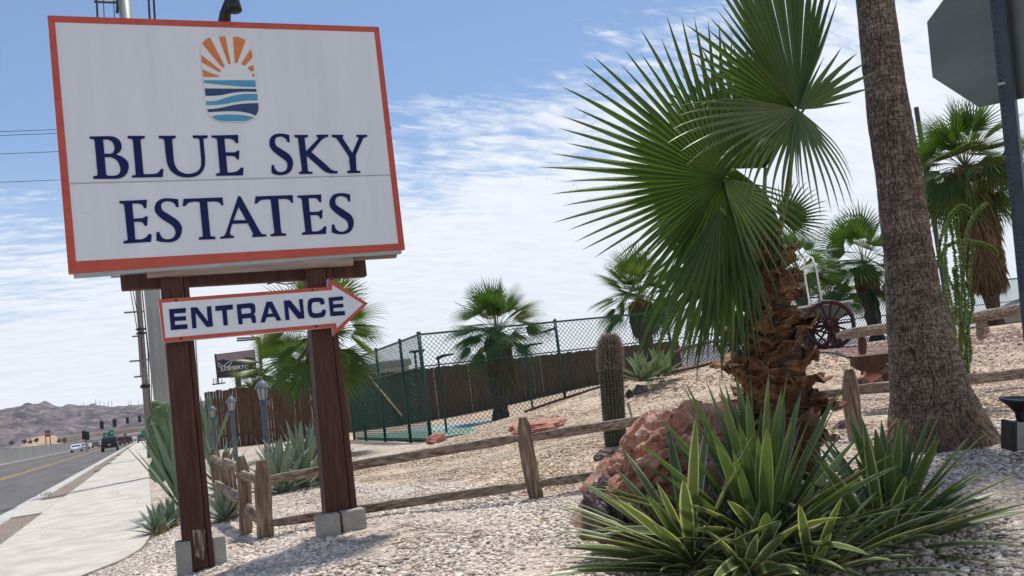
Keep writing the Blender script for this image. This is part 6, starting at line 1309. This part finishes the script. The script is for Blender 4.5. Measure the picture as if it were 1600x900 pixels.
# ------------------------------------------------------------------ garden spotlights
sp_ = thing('spotlight', gnd(at(1592, 703, 5.2)), 'black and grey ground floodlight at the right edge', 'spotlight')
b = at(1596, 680, 5.2); Rb = Rt
mb = MB(); mb.box(b, (.165, .10, .175), Rb); mb.build('housing', M['greypaint'], sp_, bevel=.012)
mb = MB(); mb.box(b-CR*.078, (.03, .13, .185), Rb); mb.build('bracket', M['black'], sp_, bevel=.006)
mb = MB(); c = at(1595, 655, 5.2); mb.lathe([(.02, 0), (.028, .03), (.03, .06), (.055, .09), (.08, .115), (.108, .135), (.115, .15), (.10, .152), (.06, .12)], c-CU*.02, 20, CU*1.0-CR*.05); mb.build('shade', M['black'], sp_, smooth=True)
mb = MB()
for k_ in range(4): mb.lathe([(.04+.018*k_, 0), (.052+.018*k_, .004), (.04+.018*k_, .009)], c+CU*(.055+.018*k_), 20, CU)
mb.build('cooling_fin', M['black'], sp_)
s2 = hit(987, 652, 6); s2 = onY(986, 650, 8.6); r = thing('spotlight', s2, 'small garden spotlight on a grey stake beside the column cactus', 'spotlight')
a = onY(981, 629, 8.6); b = onY(988, 652, 8.6); mb = MB(); mb.tube([b-np.array([0, 0, .05]), a], [.012, .018], 8); mb.build('stake', M['greypaint'], r)
mb = MB(); mb.lathe([(.03, 0), (.045, .04), (.05, .09), (.03, .1)], onY(979, 621, 8.6), 12, (.5, -.3, .5)); mb.build('shade', M['black'], r)

ed = [hit(px, py, 6) for px, py in ((820, 646), (860, 632), (900, 619), (960, 600), (1015, 586), (1067, 581), (1130, 566))]
mb = MB(); mb.tube([q+np.array([0, 0, .03]) for q in ed if q is not None], .03, 6); o = mb.build('landscape_edging', M['maroon']); tag(o, 'dark edging strip running along the crest of the tan mound below the court fence', 'edging')
wq = at(1290, 548, 20); X = wq[0]+rs.randn(9000)*2.0-1.0; Y = wq[1]+rs.randn(9000)*1.6-1.6; S = rs.gamma(4, .004, 9000)+.01
pr_ = pebbles('red_gravel', M['pebred'], X, Y, S); tag(pr_, 'reddish gravel spread on the ground around the old wagon', 'gravel', kind='stuff')
# ------------------------------------------------------------------ small ground cover
def tuft(px, py, n_, ln, mat_, lb, cat='weeds', spread=.15, d=None, grp=None):
    c = hit(px, py, 3)
    if c is None: return
    S_ = []
    for i in range(n_):
        o = rs.randn(2)*spread; b = np.array([c[0]+o[0], c[1]+o[1], h(c[0]+o[0], c[1]+o[1])]); dd = np.array([rs.randn()*.5, rs.randn()*.5, 1]); S_.append((b, dd, ln*(.4+rs.rand()), .005, .8, 0, 'l'))
    o = blades('weed_tuft', None, M[mat_], S_, 4, .1); tag(o, lb, cat, grp); return o
tuft(245, 838, 260, .16, 'dry', 'dry yellow weeds left of the left sign post at the pavement edge', spread=.20)
tuft(185, 880, 120, .10, 'dry', 'thin dry weeds at the curved end of the pavement', spread=.22)
tuft(362, 800, 60, .2, 'dry', 'dead straw under the back run of the fence', spread=.18)
tuft(225, 705, 200, .5, 'shrub', 'grey green low shrub beside the far pavement', 'shrub', spread=.45)
tuft(228, 725, 90, .3, 'dry', 'dry grass tuft at the right edge of the far pavement', 'weeds', spread=.3)
for i, (px, py) in enumerate([(176, 719), (170, 726), (152, 737), (186, 712), (200, 702), (70, 775)]):
    p_ = onZ(px, py, .1); S_ = [(p_+np.array([rs.randn()*.08, rs.randn()*.5, 0]), np.array([rs.randn()*.6, rs.randn()*.6, 1]), .12*(.5+rs.rand()), .012, .8, 0, 'l') for _ in range(80)]
    o = blades('weed_tuft', None, M['shrub'], S_, 3, .1); tag(o, 'green weeds growing along the kerb joint', 'weeds', 'weeds along the kerb')
# dead sticks / fallen leaf bits on the gravel
S_ = []
for px, py in ((640, 748), (655, 752), (690, 745), (700, 742), (715, 748), (725, 760), (668, 770)):
    c = hit(px, py, 4); a = rs.rand()*6.28; S_.append((c+np.array([0, 0, .03]), np.array([math.cos(a), math.sin(a), .15]), .35, .03, .3, 0, 'y'))
o = blades('dead_leaves', None, M['deadfrond'], S_, 5, .3); tag(o, 'dry tan dead leaves lying on gravel behind the rail fence', 'dead leaves')
S_ = [(hit(px, py, 3)+np.array([0, 0, .025]), CR*(-1)+CU*.1, .17, .02, .1, 0, 'y') for px, py in ((1570, 830),)]
o = blades('dead_leaf', None, M['deadfrond'], S_, 5, .3); tag(o, 'single tan dead leaf on the shaded gravel near the right edge', 'dead leaf')
# dead fronds lying at the foot of the near palm
S_ = []
for i in range(46):
    a = rs.rand()*6.28; c = at(1225+rs.randn()*38, 712, 5.2+rs.randn()*.15); c = gnd(c, .03+rs.rand()*.14); S_.append((c, np.array([math.cos(a), math.sin(a), rs.randn()*.2+.15]), .16+.18*rs.rand(), .055, .4, rs.randn(), 'a'))
o = blades('leaf_litter', None, M['deadfrond'], S_, 6, .5); tag(o, 'heap of dead brown leaf stubs at the foot of the shaggy palm', 'dead leaves')
S_ = []; r = random.Random(9)
for i in range(70):
    px, py = r.uniform(560, 930), r.uniform(770, 895)
    c = hit(px, py, 3); a = r.uniform(0, 6.28); S_.append((c+np.array([0, 0, .028]), np.array([math.cos(a), math.sin(a), r.uniform(-.02, .12)]), r.uniform(.03, .10), r.uniform(.006, .014), .1, r.uniform(-1, 1), 'y'))
o = blades('leaf_litter', None, M['deadfrond'], S_, 4, .3); tag(o, 'small brown leaf scraps scattered over the pale gravel in the foreground', 'dead leaves', kind='stuff')
S_ = []
for i in range(60):
    px, py = r.uniform(600, 1300), r.uniform(600, 740)
    c = hit(px, py, 3)
    if c is None: continue
    a = r.uniform(0, 6.28); S_.append((c+np.array([0, 0, .02]), np.array([math.cos(a), math.sin(a), r.uniform(-.02, .12)]), r.uniform(.05, .2), r.uniform(.008, .02), .1, r.uniform(-1, 1), 'y'))
o = blades('leaf_litter', None, M['deadfrond'], S_, 4, .3); tag(o, 'small dry leaf scraps scattered over the tan mound behind the rail fence', 'dead leaves', kind='stuff')
print('objects', len(SC.objects))
